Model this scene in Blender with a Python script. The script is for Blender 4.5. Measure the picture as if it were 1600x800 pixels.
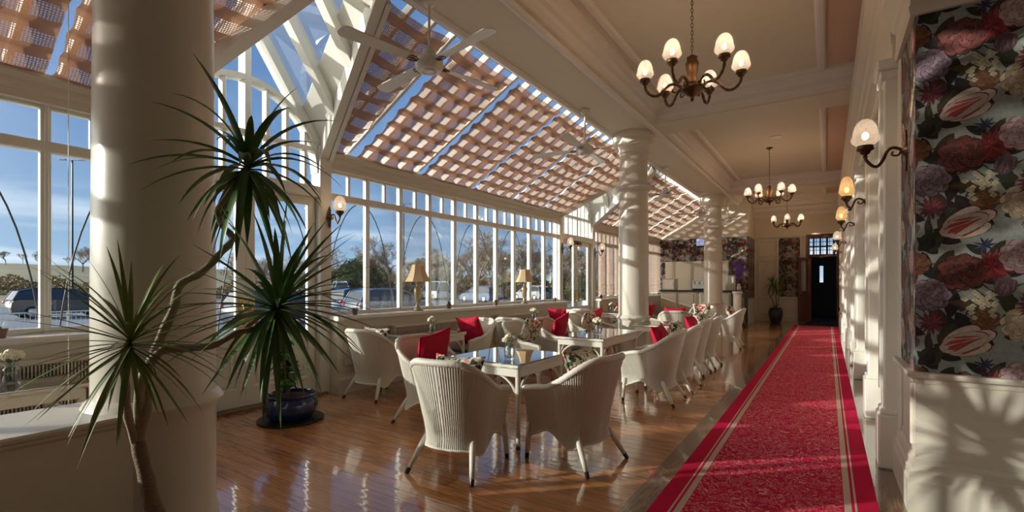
import bpy, math, random
from math import sin, cos, pi, atan2, sqrt
from mathutils import Vector, Matrix, noise
random.seed(7)
S = bpy.context.scene
for o in list(bpy.data.objects): bpy.data.objects.remove(o)
COL = S.collection

# ------------------------------------------------------------------ camera
H = 1.45; F = 755.0
YAW = atan2(493, F)
SN, CS = sin(YAW), cos(YAW)
cam = bpy.data.objects.new('camera', bpy.data.cameras.new('camera')); COL.objects.link(cam)
cam.location = (0, 0, H); cam.rotation_euler = (pi/2, 0, YAW)
cam.data.sensor_width = 36; cam.data.lens = 36*F/1600; cam.data.shift_y = 43/1600
cam.data.clip_start = .05; cam.data.clip_end = 2000
S.camera = cam
# ------------------------------------------------------------------ light
S.view_settings.view_transform = 'Standard'; S.view_settings.look = 'None'
S.view_settings.exposure = 0.75; S.view_settings.gamma = 1.0
S.view_settings.use_curve_mapping = False
SUN_DIR = Vector((1.0, 0.93, -0.31)).normalized()
SUN_STRENGTH = 4.0
SKY_STRENGTH = 0.92
CHANDELIER_W = 34.0
SCONCE_W = 7.0
sun = bpy.data.objects.new('sun', bpy.data.lights.new('sun', 'SUN')); COL.objects.link(sun)
sun.data.energy = SUN_STRENGTH; sun.data.angle = math.radians(.6); sun.data.color = (1, .93, .82)
sun.rotation_euler = SUN_DIR.to_track_quat('-Z', 'Y').to_euler()
W = bpy.data.worlds.new('sky'); S.world = W; W.use_nodes = True
nt = W.node_tree; nt.nodes.clear()
def N(nt, t, **kw):
    n = nt.nodes.new(t)
    for k, v in kw.items(): setattr(n, k, v)
    return n
wo = N(nt, 'ShaderNodeOutputWorld'); bg = N(nt, 'ShaderNodeBackground'); bg.inputs[1].default_value = SKY_STRENGTH
tc = N(nt, 'ShaderNodeTexCoord'); sp = N(nt, 'ShaderNodeSeparateXYZ'); cr = N(nt, 'ShaderNodeValToRGB')
nt.links.new(tc.outputs['Generated'], sp.inputs[0]); nt.links.new(sp.outputs[2], cr.inputs[0])
e = cr.color_ramp.elements
e[0].position = 0.0; e[0].color = (.36, .46, .56, 1)
e[1].position = 1.0; e[1].color = (.05, .115, .27, 1)
for p, c in ((.06, (.23, .35, .50, 1)), (.25, (.12, .22, .40, 1)), (.55, (.07, .15, .32, 1))):
    q = e.new(p); q.color = c
mp = N(nt, 'ShaderNodeMapping'); mp.inputs['Scale'].default_value = (2.2, 2.2, 14)
ns = N(nt, 'ShaderNodeTexNoise'); ns.inputs['Scale'].default_value = 1.7; ns.inputs['Detail'].default_value = 6
nt.links.new(tc.outputs['Generated'], mp.inputs[0]); nt.links.new(mp.outputs[0], ns.inputs[0])
cc = N(nt, 'ShaderNodeValToRGB'); cc.color_ramp.elements[0].position = .47; cc.color_ramp.elements[1].position = .68
nt.links.new(ns.outputs[0], cc.inputs[0])
lo = N(nt, 'ShaderNodeMapRange'); lo.inputs[1].default_value = .05; lo.inputs[2].default_value = .22; lo.inputs[3].default_value = .8; lo.inputs[4].default_value = .06
nt.links.new(sp.outputs[2], lo.inputs[0])
mu = N(nt, 'ShaderNodeMath', operation='MULTIPLY'); nt.links.new(cc.outputs[0], mu.inputs[0]); nt.links.new(lo.outputs[0], mu.inputs[1])
mx = N(nt, 'ShaderNodeMixRGB'); mx.inputs[2].default_value = (.62, .68, .74, 1)
nt.links.new(mu.outputs[0], mx.inputs[0]); nt.links.new(cr.outputs[0], mx.inputs[1])
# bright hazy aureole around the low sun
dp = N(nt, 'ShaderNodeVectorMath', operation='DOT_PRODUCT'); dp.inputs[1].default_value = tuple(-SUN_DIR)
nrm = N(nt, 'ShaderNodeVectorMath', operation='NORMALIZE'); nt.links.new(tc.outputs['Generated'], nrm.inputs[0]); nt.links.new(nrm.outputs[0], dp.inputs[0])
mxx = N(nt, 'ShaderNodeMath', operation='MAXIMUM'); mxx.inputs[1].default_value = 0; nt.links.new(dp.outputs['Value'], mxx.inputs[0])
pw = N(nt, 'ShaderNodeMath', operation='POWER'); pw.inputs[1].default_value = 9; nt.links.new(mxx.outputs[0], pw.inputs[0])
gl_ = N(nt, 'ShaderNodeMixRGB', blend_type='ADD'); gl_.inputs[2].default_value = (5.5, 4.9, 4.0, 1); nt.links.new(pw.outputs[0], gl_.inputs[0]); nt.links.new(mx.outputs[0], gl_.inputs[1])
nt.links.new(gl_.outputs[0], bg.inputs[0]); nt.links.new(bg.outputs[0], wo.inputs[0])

def unproj(px, py, D):
    u = (px-800)/F
    return Vector((D*(-SN+u*CS), D*(CS+u*SN), H-(py-443)*D/F))

# ------------------------------------------------------------------ materials
def mat(name, col, rough=.5, metal=0, var=.0, vscale=8, bump=0, bscale=40, spec=.5, coat=0, stretch=(1,1,1), trans=0, emit=None, estr=0, sheen=0):
    m = bpy.data.materials.new(name); m.use_nodes = True
    nt = m.node_tree; b = nt.nodes['Principled BSDF']
    b.inputs['Base Color'].default_value = (*col, 1); b.inputs['Roughness'].default_value = rough
    b.inputs['Metallic'].default_value = metal; b.inputs['Specular IOR Level'].default_value = spec
    b.inputs['Coat Weight'].default_value = coat; b.inputs['Transmission Weight'].default_value = trans
    b.inputs['Sheen Weight'].default_value = sheen
    if emit: b.inputs['Emission Color'].default_value = (*emit, 1); b.inputs['Emission Strength'].default_value = estr
    tc = N(nt, 'ShaderNodeTexCoord'); mp = N(nt, 'ShaderNodeMapping'); mp.inputs['Scale'].default_value = stretch
    nt.links.new(tc.outputs['Object'], mp.inputs[0])
    ns = N(nt, 'ShaderNodeTexNoise'); ns.inputs['Scale'].default_value = vscale; ns.inputs['Detail'].default_value = 5
    nt.links.new(mp.outputs[0], ns.inputs[0])
    mr = N(nt, 'ShaderNodeMapRange'); mr.inputs[3].default_value = 1-var; mr.inputs[4].default_value = 1+var
    nt.links.new(ns.outputs[0], mr.inputs[0])
    mm = N(nt, 'ShaderNodeMixRGB', blend_type='MULTIPLY'); mm.inputs[0].default_value = 1; mm.inputs[1].default_value = (*col, 1)
    nt.links.new(mr.outputs[0], mm.inputs[2]); nt.links.new(mm.outputs[0], b.inputs['Base Color'])
    if bump:
        n2 = N(nt, 'ShaderNodeTexNoise'); n2.inputs['Scale'].default_value = bscale; n2.inputs['Detail'].default_value = 4
        nt.links.new(mp.outputs[0], n2.inputs[0])
        bu = N(nt, 'ShaderNodeBump'); bu.inputs['Strength'].default_value = bump; bu.inputs['Distance'].default_value = .01
        nt.links.new(n2.outputs[0], bu.inputs['Height']); nt.links.new(bu.outputs[0], b.inputs['Normal'])
    return m
M = {}
M['cream'] = mat('cream_paint', (.70, .655, .545), .38, var=.03, vscale=3, bump=.03, bscale=25)
M['column'] = mat('column_paint', (.68, .64, .55), .28, var=.03, vscale=2, bump=.06, bscale=9)
M['white'] = mat('white_gloss_paint', (.80, .78, .70), .35, var=.03)
M['mould'] = mat('plaster_moulding', (.76, .73, .69), .5, var=.03)
M['ceil'] = mat('ceiling_plaster', (.70, .66, .53), .7, var=.03)
M['peach'] = mat('peach_plaster', (.68, .50, .38), .7, var=.03)
M['bronze'] = mat('aged_bronze', (.13, .075, .04), .35, .85, var=.25, vscale=30)
M['brass'] = mat('brass', (.55, .36, .12), .3, .9, var=.1)
M['black'] = mat('black_metal', (.02, .02, .02), .4, .3)
M['fanwhite'] = mat('fan_enamel', (.72, .70, .62), .22, var=.02)
M['wicker'] = mat('painted_wicker', (.73, .70, .61), .45, var=.06, vscale=60, bump=.35, bscale=160)
M['cap'] = mat('dark_leg_cap', (.06, .045, .035), .35, .6)
M['teal'] = mat('teal_fabric', (.10, .15, .16), .9, var=.1, vscale=80, bump=.2, bscale=300, sheen=.3)
M['red'] = mat('red_fabric', (.52, .012, .045), .75, var=.12, vscale=20, bump=.3, bscale=250, spec=.2)
M['navyglaze'] = mat('blue_glaze', (.008, .02, .10), .12, var=.3, vscale=6, coat=.6)
M['soil'] = mat('potting_soil', (.05, .03, .02), .95, bump=.8, bscale=60, var=.3)
M['leafdark'] = mat('dracaena_leaf', (.075, .16, .04), .38, var=.45, vscale=14)
M['leafmid'] = mat('broad_leaf', (.06, .15, .03), .4, var=.3, vscale=10)
M['bark'] = mat('dracaena_bark', (.24, .16, .10), .8, var=.35, vscale=25, bump=.7, bscale=60, stretch=(1, 1, 3))
M['terracotta'] = mat('small_pot_clay', (.22, .12, .09), .7, var=.2)
M['asphalt'] = mat('asphalt', (.20, .22, .25), .75, var=.2, vscale=1.2, bump=.2)
M['grass'] = mat('winter_field', (.27, .24, .13), .95, var=.4, vscale=.12, bump=.3, bscale=3)
M['scrub'] = mat('brown_scrub', (.27, .20, .11), .95, var=.5, vscale=.7)
M['ever'] = mat('evergreen', (.11, .13, .05), .9, var=.5, vscale=.8)
M['twig'] = mat('bare_twigs', (.30, .24, .17), .9, var=.4, vscale=.6)
M['mahog'] = mat('mahogany', (.10, .022, .012), .25, var=.3, vscale=5, stretch=(8, 8, 1), coat=.4)
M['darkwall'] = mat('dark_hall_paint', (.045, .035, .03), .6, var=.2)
M['steel'] = mat('stainless_steel', (.55, .55, .54), .3, .9, var=.06, vscale=3, stretch=(1, 1, 20))
M['chrome'] = mat('chrome', (.75, .74, .70), .12, 1.0, var=.02)
M['lampgold'] = mat('champagne_ceramic', (.50, .40, .25), .28, .6, var=.25, vscale=25)
M['petalcream'] = mat('cream_petals', (.78, .74, .55), .7, var=.12, vscale=60)
M['purple'] = mat('purple_petals', (.22, .10, .55), .6, var=.3, vscale=40)
M['charcoal'] = mat('charcoal_stone', (.04, .04, .045), .3, var=.2)
M['rubber'] = mat('rubber', (.015, .015, .015), .8)
M['tail'] = mat('tail_light_red', (.5, .01, .01), .2)
M['dgrille'] = mat('dark_grille', (.10, .09, .075), .7)
M['trimwood'] = mat('ground_wood', (.2, .12, .06), .4)
M['house'] = mat('rendered_wall', (.6, .6, .58), .8)
M['slate'] = mat('slate_roof', (.12, .13, .16), .7, var=.2)

M['bounce_strip'] = mat('pale_bounce_strip', (.52, .49, .43), .8, var=.08, vscale=3)
M['leafsunlit'] = mat('sunlit_dracaena_leaf', (.15, .21, .045), .4, var=.5, vscale=9)  # yellow-green crown, with its sunlit look mixed into the leaf colour
M['stembark'] = mat('pale_stem_bark', (.34, .27, .19), .8, var=.3, vscale=25, bump=.6, bscale=60, stretch=(1, 1, 4))
M['barpanel'] = mat('polished_bar_panel', (.74, .71, .60), .22, .45, var=.1, vscale=6)
def glassy(name, tint=(1, 1, 1), refl=.5, base=.0):
    m = bpy.data.materials.new(name); m.use_nodes = True; nt = m.node_tree; nt.nodes.clear()
    o = N(nt, 'ShaderNodeOutputMaterial'); t = N(nt, 'ShaderNodeBsdfTransparent'); t.inputs[0].default_value = (*tint, 1)
    g = N(nt, 'ShaderNodeBsdfGlossy'); g.inputs['Roughness'].default_value = .02
    fr = N(nt, 'ShaderNodeFresnel'); fr.inputs[0].default_value = 1.45
    mu = N(nt, 'ShaderNodeMath', operation='MULTIPLY_ADD'); mu.inputs[1].default_value = refl; mu.inputs[2].default_value = base
    x = N(nt, 'ShaderNodeMixShader'); nt.links.new(fr.outputs[0], mu.inputs[0]); nt.links.new(mu.outputs[0], x.inputs[0])
    nt.links.new(t.outputs[0], x.inputs[1]); nt.links.new(g.outputs[0], x.inputs[2]); nt.links.new(x.outputs[0], o.inputs[0])
    return m
M['pane'] = glassy('window_glass', (.93, .96, .97), .35)
M['tglass'] = glassy('table_glass', (.90, .95, .94), 1.0, .38)
M['jar'] = glassy('clear_jar_glass', (.97, .98, .98), .6, .03)
M['mirrorpane'] = glassy('display_glass', (.8, .85, .85), .9, .15)

def shade_mat(name, col, es):
    m = bpy.data.materials.new(name); m.use_nodes = True; nt = m.node_tree; nt.nodes.clear()
    o = N(nt, 'ShaderNodeOutputMaterial'); tr = N(nt, 'ShaderNodeBsdfTransparent'); tr.inputs[0].default_value = (*col, 1)
    df = N(nt, 'ShaderNodeBsdfTranslucent'); df.inputs[0].default_value = (.10, .09, .075, 1)
    em = N(nt, 'ShaderNodeEmission'); em.inputs[0].default_value = (*col, 1)
    lw = N(nt, 'ShaderNodeLayerWeight'); lw.inputs[0].default_value = .45
    wv = N(nt, 'ShaderNodeTexNoise'); wv.inputs['Scale'].default_value = 90
    tcn = N(nt, 'ShaderNodeTexCoord'); mpn = N(nt, 'ShaderNodeMapping'); mpn.inputs['Scale'].default_value = (1, 1, .12)
    nt.links.new(tcn.outputs['Object'], mpn.inputs[0]); nt.links.new(mpn.outputs[0], wv.inputs[0])
    mr = N(nt, 'ShaderNodeMapRange'); mr.inputs[1].default_value = .35; mr.inputs[2].default_value = .65; mr.inputs[3].default_value = .75*es; mr.inputs[4].default_value = 1.2*es
    nt.links.new(wv.outputs[0], mr.inputs[0]); nt.links.new(mr.outputs[0], em.inputs[1])
    a = N(nt, 'ShaderNodeAddShader'); nt.links.new(df.outputs[0], a.inputs[0]); nt.links.new(em.outputs[0], a.inputs[1])
    x = N(nt, 'ShaderNodeMixShader'); x.inputs[0].default_value = .62
    nt.links.new(tr.outputs[0], x.inputs[1]); nt.links.new(a.outputs[0], x.inputs[2]); nt.links.new(x.outputs[0], o.inputs[0])
    return m
M['shadeglass'] = shade_mat('frosted_shade_glass', (1, .78, .58), .34)
M['shadeamber'] = shade_mat('amber_shade_glass', (1, .60, .22), .42)
M['bulb'] = mat('lit_bulb', (1, .9, .7), .5, emit=(1, .82, .5), estr=5)
M['screen'] = mat('lit_screen', (.1, .1, .2), .3, emit=(.30, .34, .62), estr=.6)

def floor_mat(name, rot, cA, cB, cC, rowh, rough, mortar):
    m = bpy.data.materials.new(name); m.use_nodes = True; nt = m.node_tree; b = nt.nodes['Principled BSDF']
    tc = N(nt, 'ShaderNodeTexCoord'); mp = N(nt, 'ShaderNodeMapping'); mp.inputs['Rotation'].default_value = (0, 0, rot)
    nt.links.new(tc.outputs['Object'], mp.inputs[0])
    br = N(nt, 'ShaderNodeTexBrick'); br.inputs['Scale'].default_value = 1
    br.inputs['Brick Width'].default_value = 2.3; br.inputs['Row Height'].default_value = rowh; br.inputs['Mortar Size'].default_value = .0025
    br.inputs['Color1'].default_value = (*cA, 1); br.inputs['Color2'].default_value = (*cB, 1); br.inputs['Mortar'].default_value = (*mortar, 1)
    br.inputs['Mortar Smooth'].default_value = .2; br.offset = .37
    nt.links.new(mp.outputs[0], br.inputs[0])
    m2 = N(nt, 'ShaderNodeMapping'); m2.inputs['Scale'].default_value = (1.2, 16, 1); nt.links.new(mp.outputs[0], m2.inputs[0])
    ns = N(nt, 'ShaderNodeTexNoise'); ns.inputs['Scale'].default_value = 2.6; ns.inputs['Detail'].default_value = 8; ns.inputs['Distortion'].default_value = 1.2
    nt.links.new(m2.outputs[0], ns.inputs[0])
    r = N(nt, 'ShaderNodeValToRGB'); r.color_ramp.elements[0].position = .38; r.color_ramp.elements[1].position = .68
    r.color_ramp.elements[0].color = (.55, .5, .45, 1); r.color_ramp.elements[1].color = (1.25, 1.2, 1.1, 1)
    nt.links.new(ns.outputs[0], r.inputs[0])
    x = N(nt, 'ShaderNodeMixRGB', blend_type='MULTIPLY'); x.inputs[0].default_value = .8
    nt.links.new(br.outputs[0], x.inputs[1]); nt.links.new(r.outputs[0], x.inputs[2])
    n3 = N(nt, 'ShaderNodeTexNoise'); n3.inputs['Scale'].default_value = .9; nt.links.new(mp.outputs[0], n3.inputs[0])
    x2 = N(nt, 'ShaderNodeMixRGB'); x2.inputs[2].default_value = (*cC, 1)
    mr = N(nt, 'ShaderNodeMapRange'); mr.inputs[1].default_value = .45; mr.inputs[2].default_value = .75; mr.inputs[4].default_value = .55
    nt.links.new(n3.outputs[0], mr.inputs[0]); nt.links.new(mr.outputs[0], x2.inputs[0]); nt.links.new(x.outputs[0], x2.inputs[1])
    nt.links.new(x2.outputs[0], b.inputs['Base Color'])
    b.inputs['Roughness'].default_value = rough; b.inputs['Coat Weight'].default_value = .9; b.inputs['Coat Roughness'].default_value = .05; b.inputs['Coat IOR'].default_value = 1.6
    n4 = N(nt, 'ShaderNodeTexNoise'); n4.inputs['Scale'].default_value = 3.2; n4.inputs['Detail'].default_value = 2
    m4 = N(nt, 'ShaderNodeMapping'); m4.inputs['Scale'].default_value = (.7, 5, 1); nt.links.new(mp.outputs[0], m4.inputs[0]); nt.links.new(m4.outputs[0], n4.inputs[0])
    ad = N(nt, 'ShaderNodeMath', operation='MULTIPLY_ADD'); ad.inputs[1].default_value = -.22
    nt.links.new(br.outputs['Fac'], ad.inputs[0]); nt.links.new(n4.outputs[0], ad.inputs[2])
    bu = N(nt, 'ShaderNodeBump'); bu.inputs['Strength'].default_value = .16; bu.inputs['Distance'].default_value = .008
    nt.links.new(ad.outputs[0], bu.inputs['Height'])
    nt.links.new(bu.outputs[0], b.inputs['Normal']); nt.links.new(bu.outputs[0], b.inputs['Coat Normal'])
    return m
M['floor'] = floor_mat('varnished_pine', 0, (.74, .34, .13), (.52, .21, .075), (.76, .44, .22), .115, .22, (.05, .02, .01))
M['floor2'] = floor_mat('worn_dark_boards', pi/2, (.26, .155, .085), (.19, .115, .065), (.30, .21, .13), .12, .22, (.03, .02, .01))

def carpet_mat(x0, x1):
    m = bpy.data.materials.new('red_runner'); m.use_nodes = True; nt = m.node_tree; b = nt.nodes['Principled BSDF']
    tc = N(nt, 'ShaderNodeTexCoord'); s = N(nt, 'ShaderNodeSeparateXYZ'); nt.links.new(tc.outputs['Object'], s.inputs[0])
    w = (x1-x0)/2; cx = (x0+x1)/2
    su = N(nt, 'ShaderNodeMath', operation='SUBTRACT'); su.inputs[1].default_value = cx; nt.links.new(s.outputs[0], su.inputs[0])
    ab = N(nt, 'ShaderNodeMath', operation='ABSOLUTE'); nt.links.new(su.outputs[0], ab.inputs[0])
    def band(a, c):
        d = N(nt, 'ShaderNodeMath', operation='SUBTRACT'); d.inputs[1].default_value = (a+c)/2; nt.links.new(ab.outputs[0], d.inputs[0])
        f = N(nt, 'ShaderNodeMath', operation='ABSOLUTE'); nt.links.new(d.outputs[0], f.inputs[0])
        l = N(nt, 'ShaderNodeMath', operation='LESS_THAN'); l.inputs[1].default_value = (c-a)/2; nt.links.new(f.outputs[0], l.inputs[0]); return l
    b1 = band(w-.185, w-.145); b2 = band(w-.128, w-.116)
    mx = N(nt, 'ShaderNodeMath', operation='MAXIMUM'); nt.links.new(b1.outputs[0], mx.inputs[0]); nt.links.new(b2.outputs[0], mx.inputs[1])
    inn = N(nt, 'ShaderNodeMath', operation='LESS_THAN'); inn.inputs[1].default_value = w-.19; nt.links.new(ab.outputs[0], inn.inputs[0])
    # scroll pattern: contour lines of distorted noise
    ns = N(nt, 'ShaderNodeTexNoise'); ns.inputs['Scale'].default_value = 8.5; ns.inputs['Detail'].default_value = 1.5; ns.inputs['Distortion'].default_value = 1.6
    nt.links.new(tc.outputs['Object'], ns.inputs[0])
    mu = N(nt, 'ShaderNodeMath', operation='MULTIPLY'); mu.inputs[1].default_value = 62; nt.links.new(ns.outputs[0], mu.inputs[0])
    si = N(nt, 'ShaderNodeMath', operation='SINE'); nt.links.new(mu.outputs[0], si.inputs[0])
    gt = N(nt, 'ShaderNodeMath', operation='GREATER_THAN'); gt.inputs[1].default_value = .72; nt.links.new(si.outputs[0], gt.inputs[0])
    n5 = N(nt, 'ShaderNodeTexNoise'); n5.inputs['Scale'].default_value = 22; nt.links.new(tc.outputs['Object'], n5.inputs[0])
    g5 = N(nt, 'ShaderNodeMath', operation='GREATER_THAN'); g5.inputs[1].default_value = .42; nt.links.new(n5.outputs[0], g5.inputs[0])
    p1 = N(nt, 'ShaderNodeMath', operation='MULTIPLY'); nt.links.new(gt.outputs[0], p1.inputs[0]); nt.links.new(g5.outputs[0], p1.inputs[1])
    p2 = N(nt, 'ShaderNodeMath', operation='MULTIPLY'); nt.links.new(p1.outputs[0], p2.inputs[0]); nt.links.new(inn.outputs[0], p2.inputs[1])
    c1 = N(nt, 'ShaderNodeMixRGB'); c1.inputs[1].default_value = (.66, .012, .075, 1); c1.inputs[2].default_value = (.92, .42, .38, 1)
    nt.links.new(p2.outputs[0], c1.inputs[0])
    c2 = N(nt, 'ShaderNodeMixRGB'); c2.inputs[2].default_value = (.66, .50, .40, 1); nt.links.new(mx.outputs[0], c2.inputs[0]); nt.links.new(c1.outputs[0], c2.inputs[1])
    nt.links.new(c2.outputs[0], b.inputs['Base Color']); b.inputs['Roughness'].default_value = 1.0; b.inputs['Specular IOR Level'].default_value = .15
    n6 = N(nt, 'ShaderNodeTexNoise'); n6.inputs['Scale'].default_value = 260; nt.links.new(tc.outputs['Object'], n6.inputs[0])
    bu = N(nt, 'ShaderNodeBump'); bu.inputs['Strength'].default_value = .5; bu.inputs['Distance'].default_value = .004
    nt.links.new(n6.outputs[0], bu.inputs['Height']); nt.links.new(bu.outputs[0], b.inputs['Normal'])
    return m
M['carpet'] = carpet_mat(-.96, .275)

def blind_mat(name, alpha_thin, folds=True, col=(.36, .19, .11)):
    # UV: u metres along the rail, v metres down the slope
    m = bpy.data.materials.new(name); m.use_nodes = True; nt = m.node_tree; nt.nodes.clear()
    o = N(nt, 'ShaderNodeOutputMaterial'); uv = N(nt, 'ShaderNodeUVMap'); s = N(nt, 'ShaderNodeSeparateXYZ'); nt.links.new(uv.outputs[0], s.inputs[0])
    def fract_line(src, per, width, jit=0):
        d = N(nt, 'ShaderNodeMath', operation='MULTIPLY'); d.inputs[1].default_value = 1/per; nt.links.new(src, d.inputs[0])
        f = N(nt, 'ShaderNodeMath', operation='FRACT'); nt.links.new(d.outputs[0], f.inputs[0])
        l = N(nt, 'ShaderNodeMath', operation='LESS_THAN'); l.inputs[1].default_value = width; nt.links.new(f.outputs[0], l.inputs[0]); return l.outputs[0]
    l1 = fract_line(s.outputs[0], .022, .36); l2 = fract_line(s.outputs[1], .017, .38)
    ma = N(nt, 'ShaderNodeMath', operation='MAXIMUM'); nt.links.new(l1, ma.inputs[0]); nt.links.new(l2, ma.inputs[1])
    ns = N(nt, 'ShaderNodeTexNoise'); ns.inputs['Scale'].default_value = 3.5; nt.links.new(uv.outputs[0], ns.inputs[0])
    if folds:
        nj = N(nt, 'ShaderNodeMath', operation='MULTIPLY_ADD'); nj.inputs[1].default_value = .07; nt.links.new(ns.outputs[0], nj.inputs[0]); nt.links.new(s.outputs[1], nj.inputs[2])
        fl = fract_line(nj.outputs[0], .262, .55)
        m2 = N(nt, 'ShaderNodeMath', operation='MAXIMUM'); nt.links.new(ma.outputs[0], m2.inputs[0]); nt.links.new(fl, m2.inputs[1]); dens = m2
    else:
        dens = ma; fl = None
    mr = N(nt, 'ShaderNodeMapRange'); mr.inputs[3].default_value = 1-alpha_thin; mr.inputs[4].default_value = .985; nt.links.new(dens.outputs[0], mr.inputs[0])
    tr = N(nt, 'ShaderNodeBsdfTransparent'); tr.inputs[0].default_value = (1, .93, .90, 1)
    n2 = N(nt, 'ShaderNodeTexNoise'); n2.inputs['Scale'].default_value = 40; mpp = N(nt, 'ShaderNodeMapping'); mpp.inputs['Scale'].default_value = (1, 8, 1)
    nt.links.new(uv.outputs[0], mpp.inputs[0]); nt.links.new(mpp.outputs[0], n2.inputs[0])
    cm = N(nt, 'ShaderNodeMixRGB'); cm.inputs[1].default_value = (*[c*.7 for c in col], 1); cm.inputs[2].default_value = (*[c*1.3 for c in col], 1); nt.links.new(n2.outputs[0], cm.inputs[0])
    df = N(nt, 'ShaderNodeBsdfDiffuse'); nt.links.new(cm.outputs[0], df.inputs[0])
    tl = N(nt, 'ShaderNodeBsdfTranslucent'); tl.inputs[0].default_value = (*[min(1, c*1.1) for c in col], 1)
    x0 = N(nt, 'ShaderNodeMixShader'); x0.inputs[0].default_value = .28 if folds else .5; nt.links.new(df.outputs[0], x0.inputs[1]); nt.links.new(tl.outputs[0], x0.inputs[2])
    x = N(nt, 'ShaderNodeMixShader'); nt.links.new(mr.outputs[0], x.inputs[0]); nt.links.new(tr.outputs[0], x.inputs[1]); nt.links.new(x0.outputs[0], x.inputs[2])
    nt.links.new(x.outputs[0], o.inputs[0]); return m
M['blind'] = blind_mat('woven_roof_blind', .52)
M['wblind'] = blind_mat('woven_window_blind', .45, False, (.50, .36, .27))

def floral_mat():
    m = bpy.data.materials.new('floral_print_fabric'); m.use_nodes = True; nt = m.node_tree; b = nt.nodes['Principled BSDF']
    tc = N(nt, 'ShaderNodeTexCoord'); nz = N(nt, 'ShaderNodeTexNoise'); nz.inputs['Scale'].default_value = 14
    nt.links.new(tc.outputs['Object'], nz.inputs[0])
    mxv = N(nt, 'ShaderNodeMixRGB'); mxv.inputs[0].default_value = .09; nt.links.new(tc.outputs['Object'], mxv.inputs[1]); nt.links.new(nz.outputs[1], mxv.inputs[2])
    last = None
    base = N(nt, 'ShaderNodeRGB'); base.outputs[0].default_value = (.72, .68, .54, 1); last = base.outputs[0]
    for sc, th, col in ((16, .42, (.03, .05, .02)), (22, .40, (.10, .14, .05)), (9, .33, (.62, .03, .06)), (12, .22, (.65, .30, .32)), (17, .16, (.05, .04, .14)), (11, .13, (.8, .6, .15))):
        mp = N(nt, 'ShaderNodeMapping'); mp.inputs['Location'].default_value = (sc*.37, th*9, sc*.11); nt.links.new(mxv.outputs[0], mp.inputs[0])
        v = N(nt, 'ShaderNodeTexVoronoi'); v.inputs['Scale'].default_value = sc; nt.links.new(mp.outputs[0], v.inputs[0])
        l = N(nt, 'ShaderNodeMath', operation='LESS_THAN'); l.inputs[1].default_value = th; nt.links.new(v.outputs['Distance'], l.inputs[0])
        g = N(nt, 'ShaderNodeSeparateXYZ'); nt.links.new(v.outputs['Color'], g.inputs[0])
        k = N(nt, 'ShaderNodeMath', operation='GREATER_THAN'); k.inputs[1].default_value = .28; nt.links.new(g.outputs[0], k.inputs[0])
        a = N(nt, 'ShaderNodeMath', operation='MULTIPLY'); nt.links.new(l.outputs[0], a.inputs[0]); nt.links.new(k.outputs[0], a.inputs[1])
        x = N(nt, 'ShaderNodeMixRGB'); x.inputs[2].default_value = (*col, 1); nt.links.new(a.outputs[0], x.inputs[0]); nt.links.new(last, x.inputs[1]); last = x.outputs[0]
    nt.links.new(last, b.inputs['Base Color']); b.inputs['Roughness'].default_value = .85
    return m
M['floral'] = floral_mat()

def attr_mat(name, rough=.55):
    m = bpy.data.materials.new(name); m.use_nodes = True; nt = m.node_tree; b = nt.nodes['Principled BSDF']
    a = N(nt, 'ShaderNodeAttribute'); a.attribute_name = 'print'
    tc = N(nt, 'ShaderNodeTexCoord'); ns = N(nt, 'ShaderNodeTexNoise'); ns.inputs['Scale'].default_value = 45; ns.inputs['Detail'].default_value = 4
    nt.links.new(tc.outputs['Object'], ns.inputs[0]); mr = N(nt, 'ShaderNodeMapRange'); mr.inputs[3].default_value = .65; mr.inputs[4].default_value = 1.35
    nt.links.new(ns.outputs[0], mr.inputs[0]); x = N(nt, 'ShaderNodeMixRGB', blend_type='MULTIPLY'); x.inputs[0].default_value = 1
    nt.links.new(a.outputs[0], x.inputs[1]); nt.links.new(mr.outputs[0], x.inputs[2]); nt.links.new(x.outputs[0], b.inputs['Base Color'])
    b.inputs['Roughness'].default_value = rough; return m
M['paper'] = attr_mat('floral_wallpaper')

def paint(name, col):
    return mat(name, col, .25, .2, coat=.8, var=.02)

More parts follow.
